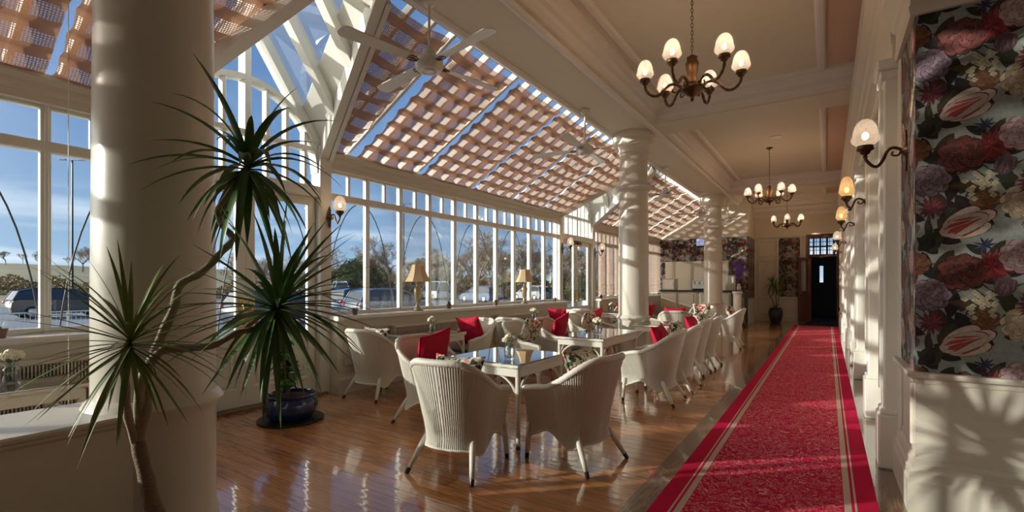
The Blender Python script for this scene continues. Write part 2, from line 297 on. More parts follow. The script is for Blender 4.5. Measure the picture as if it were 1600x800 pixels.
# ------------------------------------------------------------------ mesh builder
class MB:
    def __init__(s): s.v = []; s.f = []; s.m = []; s.uv = None
    def add(s, vs, fs, mi=0):
        k = len(s.v); s.v += [tuple(v) for v in vs]; s.f += [tuple(i+k for i in f) for f in fs]; s.m += [mi]*len(fs); return s
    def box(s, a, b, mi=0, T=None):
        g = (len(s.f)//6 % 5)*.0002; a = [q-g for q in a]; b = [q+g for q in b]
        x0, y0, z0 = a; x1, y1, z1 = b
        vs = [Vector(p) for p in ((x0,y0,z0),(x1,y0,z0),(x1,y1,z0),(x0,y1,z0),(x0,y0,z1),(x1,y0,z1),(x1,y1,z1),(x0,y1,z1))]
        if T: vs = [T @ v for v in vs]
        return s.add(vs, [(0,3,2,1),(4,5,6,7),(0,1,5,4),(1,2,6,5),(2,3,7,6),(3,0,4,7)], mi)
    def bbox(s, a, b, r=.01, mi=0, T=None):   # box with chamfered edges
        g = (len(s.f)//26 % 7)*.00025; a = [q-g for q in a]; b = [q+g for q in b]
        (x0,y0,z0),(x1,y1,z1) = a, b; c = Vector(((x0+x1)/2,(y0+y1)/2,(z0+z1)/2)); h = Vector((x1-x0,y1-y0,z1-z0))/2
        r = min(r, min(h)*.49); vs = []
        for sx in (-1,1):
            for sy in (-1,1):
                for sz in (-1,1):
                    for ax in range(3):
                        p = Vector((sx*(h.x-r), sy*(h.y-r), sz*(h.z-r))); p[ax] += (sx,sy,sz)[ax]*r; vs.append(c+p)
        def I(sx,sy,sz,ax): return ((sx>0)*4+(sy>0)*2+(sz>0))*3+ax
        fs = []
        for ax in range(3):
            o = [i for i in range(3) if i != ax]
            for sg in (-1,1):
                q = []
                for a_, b_ in ((-1,-1),(1,-1),(1,1),(-1,1)):
                    t = [0,0,0]; t[ax]=sg; t[o[0]]=a_; t[o[1]]=b_; q.append(I(*t,ax))
                fs.append(tuple(q))
            for a_ in (-1,1):
                for b_ in (-1,1):
                    t0=[0,0,0]; t0[ax]=-1; t0[o[0]]=a_; t0[o[1]]=b_; t1=list(t0); t1[ax]=1
                    fs.append((I(*t0,o[0]),I(*t1,o[0]),I(*t1,o[1]),I(*t0,o[1])))
        for sx in (-1,1):
            for sy in (-1,1):
                for sz in (-1,1): fs.append((I(sx,sy,sz,0),I(sx,sy,sz,1),I(sx,sy,sz,2)))
        if T: vs = [T @ v for v in vs]
        return s.add(vs, fs, mi)
    def beam(s, p, q, w, h, mi=0, up=(0,0,1)):   # bar from p to q; w sideways, h along 'up'
        p, q = Vector(p), Vector(q); d = (q-p).normalized(); sd = d.cross(Vector(up)).normalized(); u = sd.cross(d).normalized()
        vs = [e_ + sd*(a*w/2) + u*(b*h/2) for e_ in (p, q) for a, b in ((-1,-1),(1,-1),(1,1),(-1,1))]
        return s.add(vs, [(0,3,2,1),(4,5,6,7),(0,1,5,4),(1,2,6,5),(2,3,7,6),(3,0,4,7)], mi)
    def tube(s, pts, r, n=8, mi=0, closed=False, twist=None):
        pts = [Vector(p) for p in pts]; L = len(pts)
        rr = r if isinstance(r, (list, tuple)) else [r]*L
        rings = []; prev = None
        for i, p in enumerate(pts):
            if closed: t = pts[(i+1) % L]-pts[i-1]
            else: t = pts[min(i+1, L-1)]-pts[max(i-1, 0)]
            t.normalize()
            if prev is None:
                a = Vector((0,0,1)) if abs(t.z) < .9 else Vector((1,0,0)); u = a.cross(t).normalized()
            else: u = (prev-t*prev.dot(t)).normalized()
            prev = u; w = t.cross(u)
            ring = []
            for k in range(n):
                a = 2*pi*k/n; q = rr[i]*(twist(i, a) if twist else 1)
                ring.append(p+u*(cos(a)*q)+w*(sin(a)*q))
            rings.append(ring)
        vs = [v for ring in rings for v in ring]; fs = []
        for i in range(L if closed else L-1):
            j = (i+1) % L
            for k in range(n): fs.append((i*n+k, i*n+(k+1)%n, j*n+(k+1)%n, j*n+k))
        if not closed: fs += [tuple(range(n))[::-1], tuple((L-1)*n+k for k in range(n))]
        return s.add(vs, fs, mi)
    def lathe(s, prof, c=(0,0,0), n=24, mi=0, T=None, cap=True, flute=None):
        c = Vector(c); vs = []
        for i, (r, z) in enumerate(prof):
            for k in range(n):
                a = 2*pi*k/n; q = r*(flute(a, i) if flute else 1)
                vs.append(Vector((q*cos(a), q*sin(a), z)))
        vs = [(T @ v if T else v)+c for v in vs]; fs = []
        for i in range(len(prof)-1):
            for k in range(n): fs.append((i*n+k, i*n+(k+1)%n, (i+1)*n+(k+1)%n, (i+1)*n+k))
        if cap: fs += [tuple(range(n))[::-1], tuple((len(prof)-1)*n+k for k in range(n))]
        return s.add(vs, fs, mi)
    def grid(s, fn, nu, nv, mi=0, flip=False):
        vs = [fn(i/nu, j/nv) for j in range(nv+1) for i in range(nu+1)]; w = nu+1
        fs = [(j*w+i, j*w+i+1, (j+1)*w+i+1, (j+1)*w+i) for j in range(nv) for i in range(nu)]
        if flip: fs = [f[::-1] for f in fs]
        return s.add(vs, fs, mi)
    def prism(s, poly, d, mi=0):     # closed 3D polygon extruded by vector d
        n = len(poly); d = Vector(d); vs = [Vector(p) for p in poly]; vs += [v+d for v in vs]
        return s.add(vs, [tuple(range(n))[::-1], tuple(range(n, 2*n))]+[(i, (i+1)%n, n+(i+1)%n, n+i) for i in range(n)], mi)
    def blob(s, c, r, mi=0, jit=.15, seed=0, nu=10, nv=7, sq=(1,1,1)):
        c = Vector(c)
        def fn(u, v):
            a = 2*pi*u; b = pi*(v-.5); d = Vector((cos(a)*cos(b), sin(a)*cos(b), sin(b)))
            k = r*(1+jit*noise.noise(d*2+Vector((seed*3.1, seed, 0))))
            return c+Vector((d.x*sq[0], d.y*sq[1], d.z*sq[2]))*k
        return s.grid(fn, nu, nv, mi)
    def build(s, name, mats, parent=None, smooth=False, loc=(0,0,0), rz=0):
        me = bpy.data.meshes.new(name); me.from_pydata([tuple(v) for v in s.v], [], s.f)
        if not isinstance(mats, (list, tuple)): mats = [mats]
        for m in mats: me.materials.append(m if not isinstance(m, str) else M[m])
        if len(mats) > 1: me.polygons.foreach_set('material_index', s.m)
        if smooth is True: me.polygons.foreach_set('use_smooth', [True]*len(me.polygons))
        me.update()
        if s.uv:
            l = me.uv_layers.new(name='UVMap')
            for lp in me.loops: l.data[lp.index].uv = s.uv[lp.vertex_index]
        o = bpy.data.objects.new(name, me); COL.objects.link(o)
        o.location = loc; o.rotation_euler = (0, 0, rz)
        if parent: o.parent = parent
        if smooth == 'auto':
            me.polygons.foreach_set('use_smooth', [True]*len(me.polygons))
            me.set_sharp_from_angle(angle=math.radians(35))
        return o
def tag(o, label, cat, group=None, kind=None):
    o['label'] = label; o['category'] = cat
    if group: o['group'] = group
    if kind: o['kind'] = kind
    return o
def thing(name, label, cat, loc=(0,0,0), rz=0, group=None):
    o = bpy.data.objects.new(name, None); COL.objects.link(o); o.location = loc; o.rotation_euler = (0,0,rz)
    o.empty_display_size = .1
    return tag(o, label, cat, group)
def struct(o): o['kind'] = 'structure'; return o
def copy_tree(o, parent=None):
    c = o.copy(); COL.objects.link(c)
    if parent: c.parent = parent
    for ch in KIDS(o): copy_tree(ch, c)
    return c
def KIDS(o): return [x for x in list(COL.objects) if x.parent == o]
def place(proto, first, loc, rz=0, label=None, group=None, s=None):
    o = proto if first else copy_tree(proto)
    o.location = loc; o.rotation_euler = (0, 0, rz)
    if label: o['label'] = label
    if group: o['group'] = group
    if s: o.scale = (s, s, s)
    return o
def smoothstep(t): t = max(0, min(1, t)); return t*t*(3-2*t)
def bez(p0, p1, p2, p3, n=12):
    p0, p1, p2, p3 = map(Vector, (p0, p1, p2, p3)); r = []
    for i in range(n+1):
        t = i/n; r.append(p0*(1-t)**3+p1*3*t*(1-t)**2+p2*3*t*t*(1-t)+p3*t**3)
    return r
def spline(pts, sub=6):
    pts = [Vector(p) for p in pts]; out = []
    for i in range(len(pts)-1):
        a = pts[max(i-1,0)]; b = pts[i]; c = pts[i+1]; d = pts[min(i+2,len(pts)-1)]
        for k in range(sub):
            t = k/sub
            out.append(.5*((2*b)+(c-a)*t+(2*a-5*b+4*c-d)*t*t+(3*b-a-3*c+d)*t**3))
    out.append(pts[-1]); return out

# ================================================================== THE SETTING
XW = -5.65      # window plane
XC = -3.15      # column line
ZE, ZT = 3.2, 4.33
XE, XR = -5.60, -3.62
Y0, YB, YEND = -5.0, 19.2, 21.0
SILL = 1.03
b = MB(); b.box((-5.9, Y0, -.2), (-1.12, YB+.05, 0)); struct(b.build('floor', 'floor'))
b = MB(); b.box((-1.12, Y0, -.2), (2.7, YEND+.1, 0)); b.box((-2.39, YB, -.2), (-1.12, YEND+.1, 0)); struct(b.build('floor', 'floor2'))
c = MB(); c.bbox((-.96, -1.5, .0), (.275, 19.3, .014), .006)
tag(c.build('carpet_runner', 'carpet'), 'long red patterned runner with cream stripes along the corridor floor', 'carpet')

# --- right wall, near part projecting as wallpapered corner
def face_profile_y(prof, y0, y1, side=1, x=0):      # profile [(dx,z)] extruded along y; dx goes to -x for side=1
    mb = MB(); poly = [(x-side*dx, y0, z) for dx, z in prof]
    mb.prism(poly, (0, y1-y0, 0)); return mb
PX = .47       # corner x
PY = 3.98
b = MB(); b.box((PX, PY, 0), (2.7, 4.75, 4.7)); struct(b.build('wall_right', 'cream'))
b = MB(); b.box((.52, 4.75, 0), (.7, YEND+.1, 4.7)); struct(b.build('wall_right', 'cream'))
b = MB(); b.box((2.7, Y0, 0), (2.9, PY, 4.7)); struct(b.build('wall_right', 'cream'))
b = MB(); b.box((-5.9, Y0-.2, 0), (2.9, Y0, 4.9)); struct(b.build('wall_back', 'cream'))
# skirting, dado cap of the near corner block (front + return)
def wrap_profile(name, prof, m, xb, yb, yl, xr):    # moulding wrapping the outer corner (xb,yb): runs along +x and +y
    mb = MB(); n = len(prof)
    ring = []
    for dx, z in prof: ring.append((xr, yb-dx, z))
    r2 = [(xb-dx, yb-dx, z) for dx, z in prof]; r3 = [(xb-dx, yl, z) for dx, z in prof]
    vs = ring+r2+r3; fs = []
    for k in range(2):
        for i in range(n): fs.append((k*n+i, k*n+(i+1)%n, (k+1)*n+(i+1)%n, (k+1)*n+i))
    fs += [tuple(range(n)), tuple(range(2*n, 3*n))]
    mb.add(vs, fs); return struct(mb.build(name, m))
wrap_profile('baseboard_right', [(0,0),(.045,0),(.045,.20),(.035,.215),(.035,.26),(.022,.275),(.022,.31),(.008,.335),(0,.34)], 'cream', PX, PY, 4.75, 2.7)
wrap_profile('trim_1', [(0,.815),(.015,.82),(.018,.845),(.045,.86),(.05,.875),(.045,.89),(0,.892)], 'cream', PX, PY, 4.75, 2.7)
wrap_profile('trim_2', [(0,3.15),(.03,3.15),(.04,3.2),(.03,3.22),(.03,3.36),(.05,3.38),(.06,3.42),(.10,3.5),(.12,3.52),(.12,3.6),(0,3.62)], 'cream', PX, PY, 4.75, 2.7)
wrap_profile('trim_3', [(0,3.95),(.03,3.95),(.05,4.02),(.05,4.08),(.12,4.16),(.17,4.20),(.19,4.28),(.19,4.33),(0,4.33)], 'mould', PX, PY, 4.75, 2.7)
# vertical corner bead beside paper
b = MB(); b.bbox((.455, 4.66, 0), (.53, 4.80, 3.2), .01); struct(b.build('trim_4', 'cream'))
# shadow-gap panelled dado on return
b = MB()
b.bbox((.455, 4.08, .40), (.472, 4.12, .80), .005); b.bbox((.455, 4.58, .40), (.472, 4.62, .80), .005)
struct(b.build('trim_5', 'cream'))

# pilastered corridor wall
PIL = [4.9, 6.6, 9.1, 10.6, 13.1, 14.6, 17.1, 18.6, 20.7]
for i, y in enumerate(PIL):
    b = MB()
    b.bbox((.335, y-.15, 0), (.52, y+.15, .42), .012); b.bbox((.35, y-.135, .42), (.52, y+.135, .46), .012)
    b.bbox((.37, y-.11, .44), (.52, y+.11, 3.15), .012)
    b.bbox((.35, y-.07, .6), (.372, y-.05, 3.0), .004); b.bbox((.35, y+.05, .6), (.372, y+.07, 3.0), .004)
    b.bbox((.345, y-.14, 3.05), (.52, y+.14, 3.12), .01); b.bbox((.325, y-.16, 3.12), (.52, y+.16, 3.2), .01)
    struct(b.build('trim_%d' % (10+i), 'white'))
wide = 0
for i in range(len(PIL)-1):
    ya, yb_ = PIL[i]+.12, PIL[i+1]-.12; b = MB()
    # skirting, dado, frieze rail, panel frames
    b.prism([(.52,ya,0),(.475,ya,0),(.475,ya,.24),(.49,ya,.27),(.49,ya,.32),(.52,ya,.34)], (0,yb_-ya,0))
    b.prism([(.52,ya,.82),(.49,ya,.83),(.465,ya,.86),(.465,ya,.885),(.52,ya,.89)], (0,yb_-ya,0))
    n = 2 if yb_-ya < 1.5 else 3
    for k in range(n):
        p0 = ya+(yb_-ya)*k/n+.06; p1 = ya+(yb_-ya)*(k+1)/n-.06
        for (z0, z1) in ((.42,.76),(.97,2.35),(2.47,3.0)):
            for bx in (((p0, z0),(p0+.035, z1)),((p1-.035, z0),(p1, z1)),((p0, z0),(p1, z0+.035)),((p0, z1-.035),(p1, z1))):
                b.bbox((.495, bx[0][0], bx[0][1]), (.525, bx[1][0], bx[1][1]), .006)
    for yy in (ya+.01, yb_-.05): b.bbox((.47, yy, .9), (.52, yy+.04, 3.12), .008)
    struct(b.build('trim_%d' % (30+i), 'white'))
    for k in range(n-1) if n == 3 else [0]:
        yy = ya+(yb_-ya)*(k+1)/n
        hb = MB(); hb.bbox((.488, yy-.018, .98), (.52, yy+.018, 1.22), .005)
        hb.tube([(.49, yy, 1.12), (.45, yy, 1.12), (.442, yy+.03, 1.12), (.442, yy+.1, 1.115)], .008, 6)
        tag(hb.build('door_handle', 'brass', smooth='auto'), 'brass lever handle on the corridor panelling, %s pilaster bay from the wallpapered corner' % ['first','second','third','fourth','fifth','sixth','seventh','eighth'][i] + (' (far leaf)' if k else ''), 'handle')
# entablature along the corridor wall
e1 = [(0,3.2),(.20,3.2),(.20,3.30),(.22,3.32),(.22,3.40),(.18,3.42),(.18,3.80),(.22,3.84),(.24,3.92),(.30,3.98),(.30,4.04),(.38,4.14),(.42,4.18),(.42,4.28),(.45,4.33),(0,4.33)]
mb = MB(); mb.prism([(.52-dx*.5, 4.75, z) for dx, z in e1], (0, YEND-4.75, 0)); struct(mb.build('trim_6', 'cream'))
e2 = [(0,3.2),(.06,3.2),(.06,3.9),(0,3.9)]

# --- ceiling
ZC = 4.66
b = MB(); b.box((XR, Y0, ZC), (2.9, YEND+.2, ZC+.2)); struct(b.build('ceiling', 'ceil'))
b = MB(); b.box((XR, Y0, ZT), (-2.62, YEND+.1, ZC+.02)); struct(b.build('ceiling', 'ceil'))       # soffit over the columns
CB = [(.75, 1.6), (8.75, 9.45), (16.6, 17.3)]
n_ = 40
for y0_, y1_ in CB+[(20.6, YEND+.1)]:
    b = MB(); b.box((-2.62, y0_, ZT), (.55, y1_, ZC+.01)); struct(b.build('ceiling', 'ceil'))
    n_ += 1
# coffer cornices (stepped) & inner frame mouldings
def frame_mould(x0, x1, y0, y1, z, prof, name, m='mould'):   # prof [(inward, dz below z)]
    mb = MB(); n = len(prof); rings = []
    for cx, cy, sx, sy in ((x0,y0,1,1),(x1,y0,-1,1),(x1,y1,-1,-1),(x0,y1,1,-1)):
        rings.append([(cx+sx*a, cy+sy*a, z-d) for a, d in prof])
    vs = [v for r in rings for v in r]; fs = []
    for k in range(4):
        j = (k+1) % 4
        for i in range(n): fs.append((k*n+i, k*n+(i+1)%n, j*n+(i+1)%n, j*n+i))
    mb.add(vs, fs); return struct(mb.build(name, m))
step = [(0,0),(.17,0),(.165,.03),(.12,.05),(.10,.10),(.05,.13),(.045,.20),(.015,.24),(.0,.30)]
strip = [(0,0),(.0,.03),(.02,.05),(.06,.055),(.085,.05),(.11,.03),(.11,0)]
bays = [(-5.0,.75),(1.6,8.75),(9.45,16.6),(17.3,20.6)]
k_ = 50
for y0_, y1_ in bays:
    frame_mould(-2.62, .50, y0_, y1_, ZC, step, 'trim_%d' % k_); k_ += 1
    frame_mould(-2.34, -.02, y0_+.22, y1_-.22, ZC, strip, 'trim_%d' % k_); k_ += 1
    mb = MB(); mb.box((.0, y0_+.25, ZC-.012), (.33, y1_-.25, ZC+.01)); struct(mb.build('trim_%d' % k_, 'peach')); k_ += 1
# long mouldings under the column soffit
for xx in (-2.72, -2.95, -3.52):
    b = MB(); b.prism([(xx-.05, Y0, ZT), (xx-.045, Y0, ZT-.03), (xx-.01, Y0, ZT-.045), (xx+.03, Y0, ZT-.04), (xx+.05, Y0, ZT-.01), (xx+.05, Y0, ZT)], (0, YB-Y0, 0))
    if xx != -2.95: struct(b.build('trim_%d' % k_, 'mould')); k_ += 1
# small round ceiling plate
pl = MB(); pl.lathe([(.13,0),(.13,-.012),(.10,-.02)], n=24); tag(pl.build('ceiling_speaker', 'mould', loc=(-.95, 12.0, ZC), smooth='auto'), 'small round plate on the ceiling beside the second chandelier', 'ceiling speaker')

# --- columns
def column(y, near, idx):
    R = .285; b = MB()
    b.lathe([(R+.015,0),(R+.015,.12),(R+.01,.16),(R+.002,.18),(R+.002,.74),(R+.012,.76),(R+.035,.78),(R+.04,.80),(R+.03,.82),(R+.0,.85),
             (R-.0,.9),(R,1.4),(R-.012,3.1),(R-.01,3.22),(R+.04,3.24),(R+.06,3.27),(R+.05,3.31),(R-.01,3.35),(R-.02,3.40),(R-.02,3.92),(R+.02,3.95),(R+.02,3.99),(R+.06,4.05),(R+.09,4.10),(R+.09,4.2),(R+.11,4.22),(R+.11,4.335)], n=64)
    o = struct(b.build('column', 'column', loc=(XC, y, 0), smooth='auto'))
    return o
for i, y in enumerate((-6.8+.0+2.2, 1.18, 9.13, 16.9)): column(y, i == 1, i)

# dwarf wall with moulded cap, near left
b = MB(); b.box((-3.37, Y0, 0), (-2.93, 1.0, .74))
b.prism([(-3.40,Y0,.735),(-2.92,Y0,.735),(-2.90,Y0,.75),(-2.90,Y0,.762),(-2.875,Y0,.775),(-2.87,Y0,.79),(-2.88,Y0,.80),(-3.42,Y0,.80),(-3.42,Y0,.76)], (0, 1.0-Y0, 0))
b.prism([(-2.93,Y0,0),(-2.90,Y0,0),(-2.90,Y0,.16),(-2.915,Y0,.19),(-2.93,Y0,.2)], (0, 1.0-Y0, 0))
struct(b.build('wall_divider', 'cream', smooth=False))

# --- window wall: dwarf wall + sill
def dwarf(y0, y1, ends=(0,0)):
    b = MB(); b.box((-5.9, y0, -.3), (-5.38, y1, .96))
    b.prism([(-5.38,y0,0),(-5.345,y0,0),(-5.345,y0,.17),(-5.355,y0,.19),(-5.37,y0,.21),(-5.38,y0,.25)], (0,y1-y0,0))
    n = max(1, round((y1-y0)/1.6)); d = (y1-y0)/n
    for k in range(n):
        p0 = y0+k*d+.1; p1 = y0+(k+1)*d-.1
        for z0, z1 in ((.36,.86),):
            for bx in (((p0,z0),(p0+.03,z1)),((p1-.03,z0),(p1,z1)),((p0,z0),(p1,z0+.03)),((p0,z1-.03),(p1,z1))):
                b.bbox((-5.39, bx[0][0], bx[0][1]), (-5.365, bx[1][0], bx[1][1]), .005)
    struct(b.build('wall_left', 'cream'))
    s = MB(); s.prism([(-5.62,y0-.03,.96),(-5.33,y0-.03,.96),(-5.315,y0-.03,.975),(-5.315,y0-.03,1.0),(-5.33,y0-.03,SILL-.01),(-5.62,y0-.03,SILL-.01)], (0,y1-y0+.06,0))
    global k_
    struct(s.build('trim_%d' % k_, 'white')); k_ += 1
    return n, d
G1 = (2.0, 4.0); G2 = (10.75, 12.75)
dwarf(Y0, G1[0]); dwarf(G1[1]+.05, G2[0]); dwarf(G2[1], YB)
NB = 10.1/16
win_n = [1]
def window(y0, y1, blindless=True):
    i = win_n[0]; win_n[0] += 1; w = .035; b = MB(); x0, x1 = -5.69, -5.62
    b.bbox((x0-.0,y0,1.0),(x1,y0+w,2.99),.006); b.bbox((x0,y1-w,1.0),(x1,y1,2.99),.006)
    b.bbox((x0-.02,y0-.014,1.0),(x1+.02,y0+.014,2.99),.006)
    b.bbox((x0,y0,1.0),(x1,y1,1.07),.006); b.bbox((x0,y0,2.95),(x1,y1,3.0),.006)
    b.bbox((x0-.01,y0,2.58),(x1+.02,y1,2.67),.008)
    m = (y0+y1)/2; b.bbox((x0+.02,m-.018,2.67),(x1,m+.018,2.96),.005)
    f = struct(b.build('window_%d' % i, 'white'))
    g = MB(); g.box((-5.66,y0+.03,1.05),(-5.655,y1-.03,2.96)); g.build('glass_pane', 'pane', f)
ys = [1.92-.633*k for k in range(12)]
for k in range(11): window(ys[k+1], ys[k])
nmain = 10; dm = (G2[0]-.06-(G1[1]+.1))/nmain
for k in range(nmain): window(G1[1]+.1+k*dm, G1[1]+.1+(k+1)*dm)
nfar = 10; dfar = (YB-(G2[1]+.08))/nfar
for k in range(nfar): window(G2[1]+.08+k*dfar, G2[1]+.08+(k+1)*dfar)
# eaves beam
for y0_, y1_ in ((Y0, G1[0]), (G1[1], G2[0]), (G2[1], YB)):
    b = MB(); b.prism([(-5.80,y0_,2.98),(-5.56,y0_,2.98),(-5.56,y0_,3.05),(-5.53,y0_,3.08),(-5.53,y0_,3.13),(-5.49,y0_,3.17),(-5.49,y0_,3.21),(-5.80,y0_,3.21)], (0,y1_-y0_,0))
    struct(b.build('trim_%d' % k_, 'cream')); k_ += 1

# --- gables with doors
SG = 1.46
def zroof(x): return ZE+(ZT-ZE)/(XR-XE)*(x-XE)
def gable(g0, g1, no):
    global k_
    c = (g0+g1)/2; hw = (g1-g0)/2; ap = ZE+SG*hw
    b = MB(); x0, x1 = -5.74, -5.58
    for y in (g0, g1): b.bbox((x0,y-.085,0),(x1+.04,y+.085,3.25),.01)
    b.bbox((x0,c-.035,2.6),(x1,c+.035,ap-.05),.008)
    b.bbox((x0,g0,2.58),(x1+.02,g1,2.72),.01)
    b.bbox((x0+.02,g0,3.17),(x1-.02,g1,3.23),.01)
    for k in (-3,-2,-1,1,2,3):
        y = c+k*hw/4; top = 2.9+sqrt(max(0, .9**2-(k*hw/4)**2)); b.bbox((x0+.03,y-.02,2.7),(x1-.03,y+.02,top),.006)
    pts = [(0,0)]
    arc = [Vector((-5.66, c+.93*cos(a), 2.9+.93*sin(a))) for a in [pi*i/24 for i in range(25)]]
    for i in range(24): b.beam(arc[i], arc[i+1], .14, .06, up=(Vector((0,c,2.9))-Vector((0,arc[i].y,arc[i].z))))
    for sg in (-1,1): b.beam((-5.66, c, ap), (-5.66, c+sg*hw, ZE), .16, .12, up=(1,0,0) if False else (0,sg,1))
    # radial muntins between arch and verge
    struct(b.build('trim_%d' % k_, 'white')); k_ += 1
    g = MB(); g.prism([(-5.66,g0+.05,2.7),(-5.66,g1-.05,2.7),(-5.66,g1-.02,ZE),(-5.66,c,ap),(-5.66,g0+.02,ZE)], (.005,0,0))
    struct(g.build('window_%d' % (60+no), 'pane'))
    # door leaves (pair)
    for j, (a0, a1) in enumerate(((g0+.09, c-.0), (c+.0, g1-.09))):
        dn = no*2+j-1; d = MB(); X0, X1 = -5.70, -5.64
        d.bbox((X0,a0,.03),(X1,a0+.11,2.57),.008); d.bbox((X0,a1-.11,.03),(X1,a1,2.57),.008)
        d.bbox((X0,a0,.03),(X1,a1,.25),.008); d.bbox((X0,a0,2.47),(X1,a1,2.58),.008); d.bbox((X0,a0,.72),(X1,a1,.84),.008)
        d.box((X0+.02,a0+.08,.2),(X1-.02,a1-.08,.75))
        for bx in (((a0+.14,.28),(a0+.165,.69)),((a1-.165,.28),(a1-.14,.69)),((a0+.14,.28),(a1-.14,.305)),((a0+.14,.665),(a1-.14,.69))):
            d.bbox((X1-.025,bx[0][0],bx[0][1]),(X1-.005,bx[1][0],bx[1][1]),.004)
        dd = struct(d.build('door_%d' % dn, 'white'))
        p = MB(); p.box((-5.672,a0+.1,.8),(-5.667,a1-.1,2.5)); p.build('glass_pane', 'pane', dd)
        yy = a1-.055 if j == 0 else a0+.055
        h = MB(); h.bbox((-5.642,yy-.025,.95),(-5.632,yy+.025,1.28),.004); h.tube([(-5.635,yy,1.2),(-5.58,yy,1.2),(-5.57,yy,1.17),(-5.57,yy,1.02),(-5.58,yy,.99),(-5.635,yy,.99)], .011, 8)
        h.build('door_handle', 'brass', dd, smooth='auto')
        q = MB(); q.bbox((-5.645,yy-.2 if j==0 else yy-.02,2.49),(-5.58,yy+.02 if j==0 else yy+.2,2.56),.01); q.build('door_closer', 'bronze', dd)
    th = MB(); th.box((-5.9,g0,-.05),(-5.5,g1,.03)); struct(th.build('trim_%d' % k_, 'trimwood')); k_ += 1
    # ---- cross-gable roof: valleys, verge boards, rafters, glass, ridge, end triangle
    def voff(x): return (ap-zroof(x))/SG
    r = MB()
    for sg in (-1,1):
        A = Vector((XE-.05, c+sg*voff(XE-.05), zroof(XE-.05))); B = Vector((XR+.0, c+sg*voff(XR), zroof(XR)))
        r.beam(A, B, .10, .24)
        r.prism([A+Vector((0,0,.045)), B+Vector((0,0,.045)), B+Vector((0,-sg*.19,.19*SG+.045)), A+Vector((0,-sg*.30,.30*SG+.045))], (0,0,.02))
        off = Vector((0, sg*.09, -.10)); r.beam(A+off, B+off, .05, .12)
        for k in range(3):
            x = XE+.56+k*.62
            if x > XR: break
            z = zroof(x); r.beam((x, c, ap), (x, c+sg*voff(x), z+.02), .11, .15)
    r.beam((XE-.15, c, ap), (XR, c, ap), .09, .18)
    struct(r.build('trim_%d' % k_, 'white')); k_ += 1
    gl = MB()
    for sg in (-1,1):
        vs = [(XE-.1,c,ap+.07),(XR,c,ap+.07),(XR,c+sg*voff(XR),ZT+.07),(XE-.1,c+sg*hw,ZE+.07)]
        gl.add(vs, [(0,1,2,3)])
    struct(gl.build('window_%d' % (70+no), 'pane'))
    t = MB(); hb = voff(XR)+.02; t.prism([(XR,c-hb-.1,ZT-.0),(XR,c+hb+.1,ZT-.0),(XR,c+hb+.1,ZT+.06),(XR,c,ap+.12),(XR,c-hb-.1,ZT+.06)], (.06,0,0)); struct(t.build('trim_%d' % k_, 'cream')); k_ += 1
    return c, voff
GB = [gable(*G1, 1), gable(*G2, 2)]

# --- lean-to roof: rafters, glass, blinds
def ylimits(x, seg):     # seg: 0 before gable1, 1 between, 2 after
    c1, v = GB[0]; c2, _ = GB[1]
    if seg == 0: return Y0, c1-v(x)
    if seg == 1: return c1+v(x), c2-v(x)
    return c2+v(x), YB
for seg in range(3):
    b = MB(); y = [Y0, 4.06, 12.81][seg]; ylo, yhi = ylimits(XE, seg)[0], ylimits(XR, seg)[1]
    y = [-4.02, 4.69-.3375*6, 12.22-.3375*4][seg]
    while y < ylimits(XR, seg)[0]+.06: y += .3375
    while y < yhi:
        # clip rafter between valleys
        xs = [XE+(XR-XE)*i/20 for i in range(21)]; ok = [x for x in xs if ylimits(x, seg)[0] <= y <= ylimits(x, seg)[1]]
        if len(ok) > 1: b.beam((ok[0], y, zroof(ok[0])+.06), (ok[-1], y, zroof(ok[-1])+.06), .045, .09)
        y += .3375
    struct(b.build('trim_%d' % k_, 'white')); k_ += 1
    g = MB(); a0, a1 = ylimits(XE, seg); c0, c1 = ylimits(XR, seg)
    g.add([(XE-.1,a0,zroof(XE)+.11),(XE-.1,a1,zroof(XE)+.11),(XR,c1,ZT+.12),(XR,c0,ZT+.12)], [(0,1,2,3)])
    struct(g.build('window_%d' % (80+seg), 'pane'))
SL = sqrt((XR-XE)**2+(ZT-ZE)**2)
def blind(y0, y1, seg, label, sd):
    nu, nv = 26, 90; mb = MB(); uvs = []
    for j in range(nv+1):
        t = j/nv; x = XE+.06+(XR-.02-XE-.06)*t; lim = ylimits(x, seg)
        a = max(y0, lim[0]+.03); c_ = min(y1, lim[1]-.03)
        if c_-a < .02: c_ = a+.02
        for i in range(nu+1):
            u = i/nu; sag = abs(sin(pi*t*SL/.262))
            yy = a+(c_-a)*u
            edge = .008*sag*(1 if u < .5 else -1)*max(0, abs(u-.5)*2-.75)*4
            z = zroof(x)-.02-.042*sag*(1+.35*noise.noise(Vector((yy*1.5, t*7, sd))))-.02*noise.noise(Vector((yy*3, t*4, sd)))
            z -= .03*sin(pi*u)
            mb.v.append((x, yy+edge+.02*noise.noise(Vector((t*5, sd, u)))*abs(2*u-1), z)); uvs.append((yy, t*SL))
    w = nu+1
    for j in range(nv):
        for i in range(nu): mb.f.append((j*w+i, j*w+i+1, (j+1)*w+i+1, (j+1)*w+i)); mb.m.append(0)
    mb.uv = uvs
    o = mb.build('roof_blind', 'blind', smooth=True)
    return tag(o, label, 'blind', 'woven roof blinds')
ordn = ['first','second','third','fourth','fifth','sixth','seventh','eighth','ninth','tenth']
blind(3.0, 4.27, 1, 'narrow brown woven roof blind beside the sunlit near gable valley', 1)
for k, (a, c_) in enumerate(((4.46,5.62),(5.74,7.06),(7.10,8.40),(8.44,9.68),(9.73,11.6))):
    blind(a, c_, 1, 'brown woven roof blind, %s full panel beyond the near glazed gable' % ordn[k], 2+k)
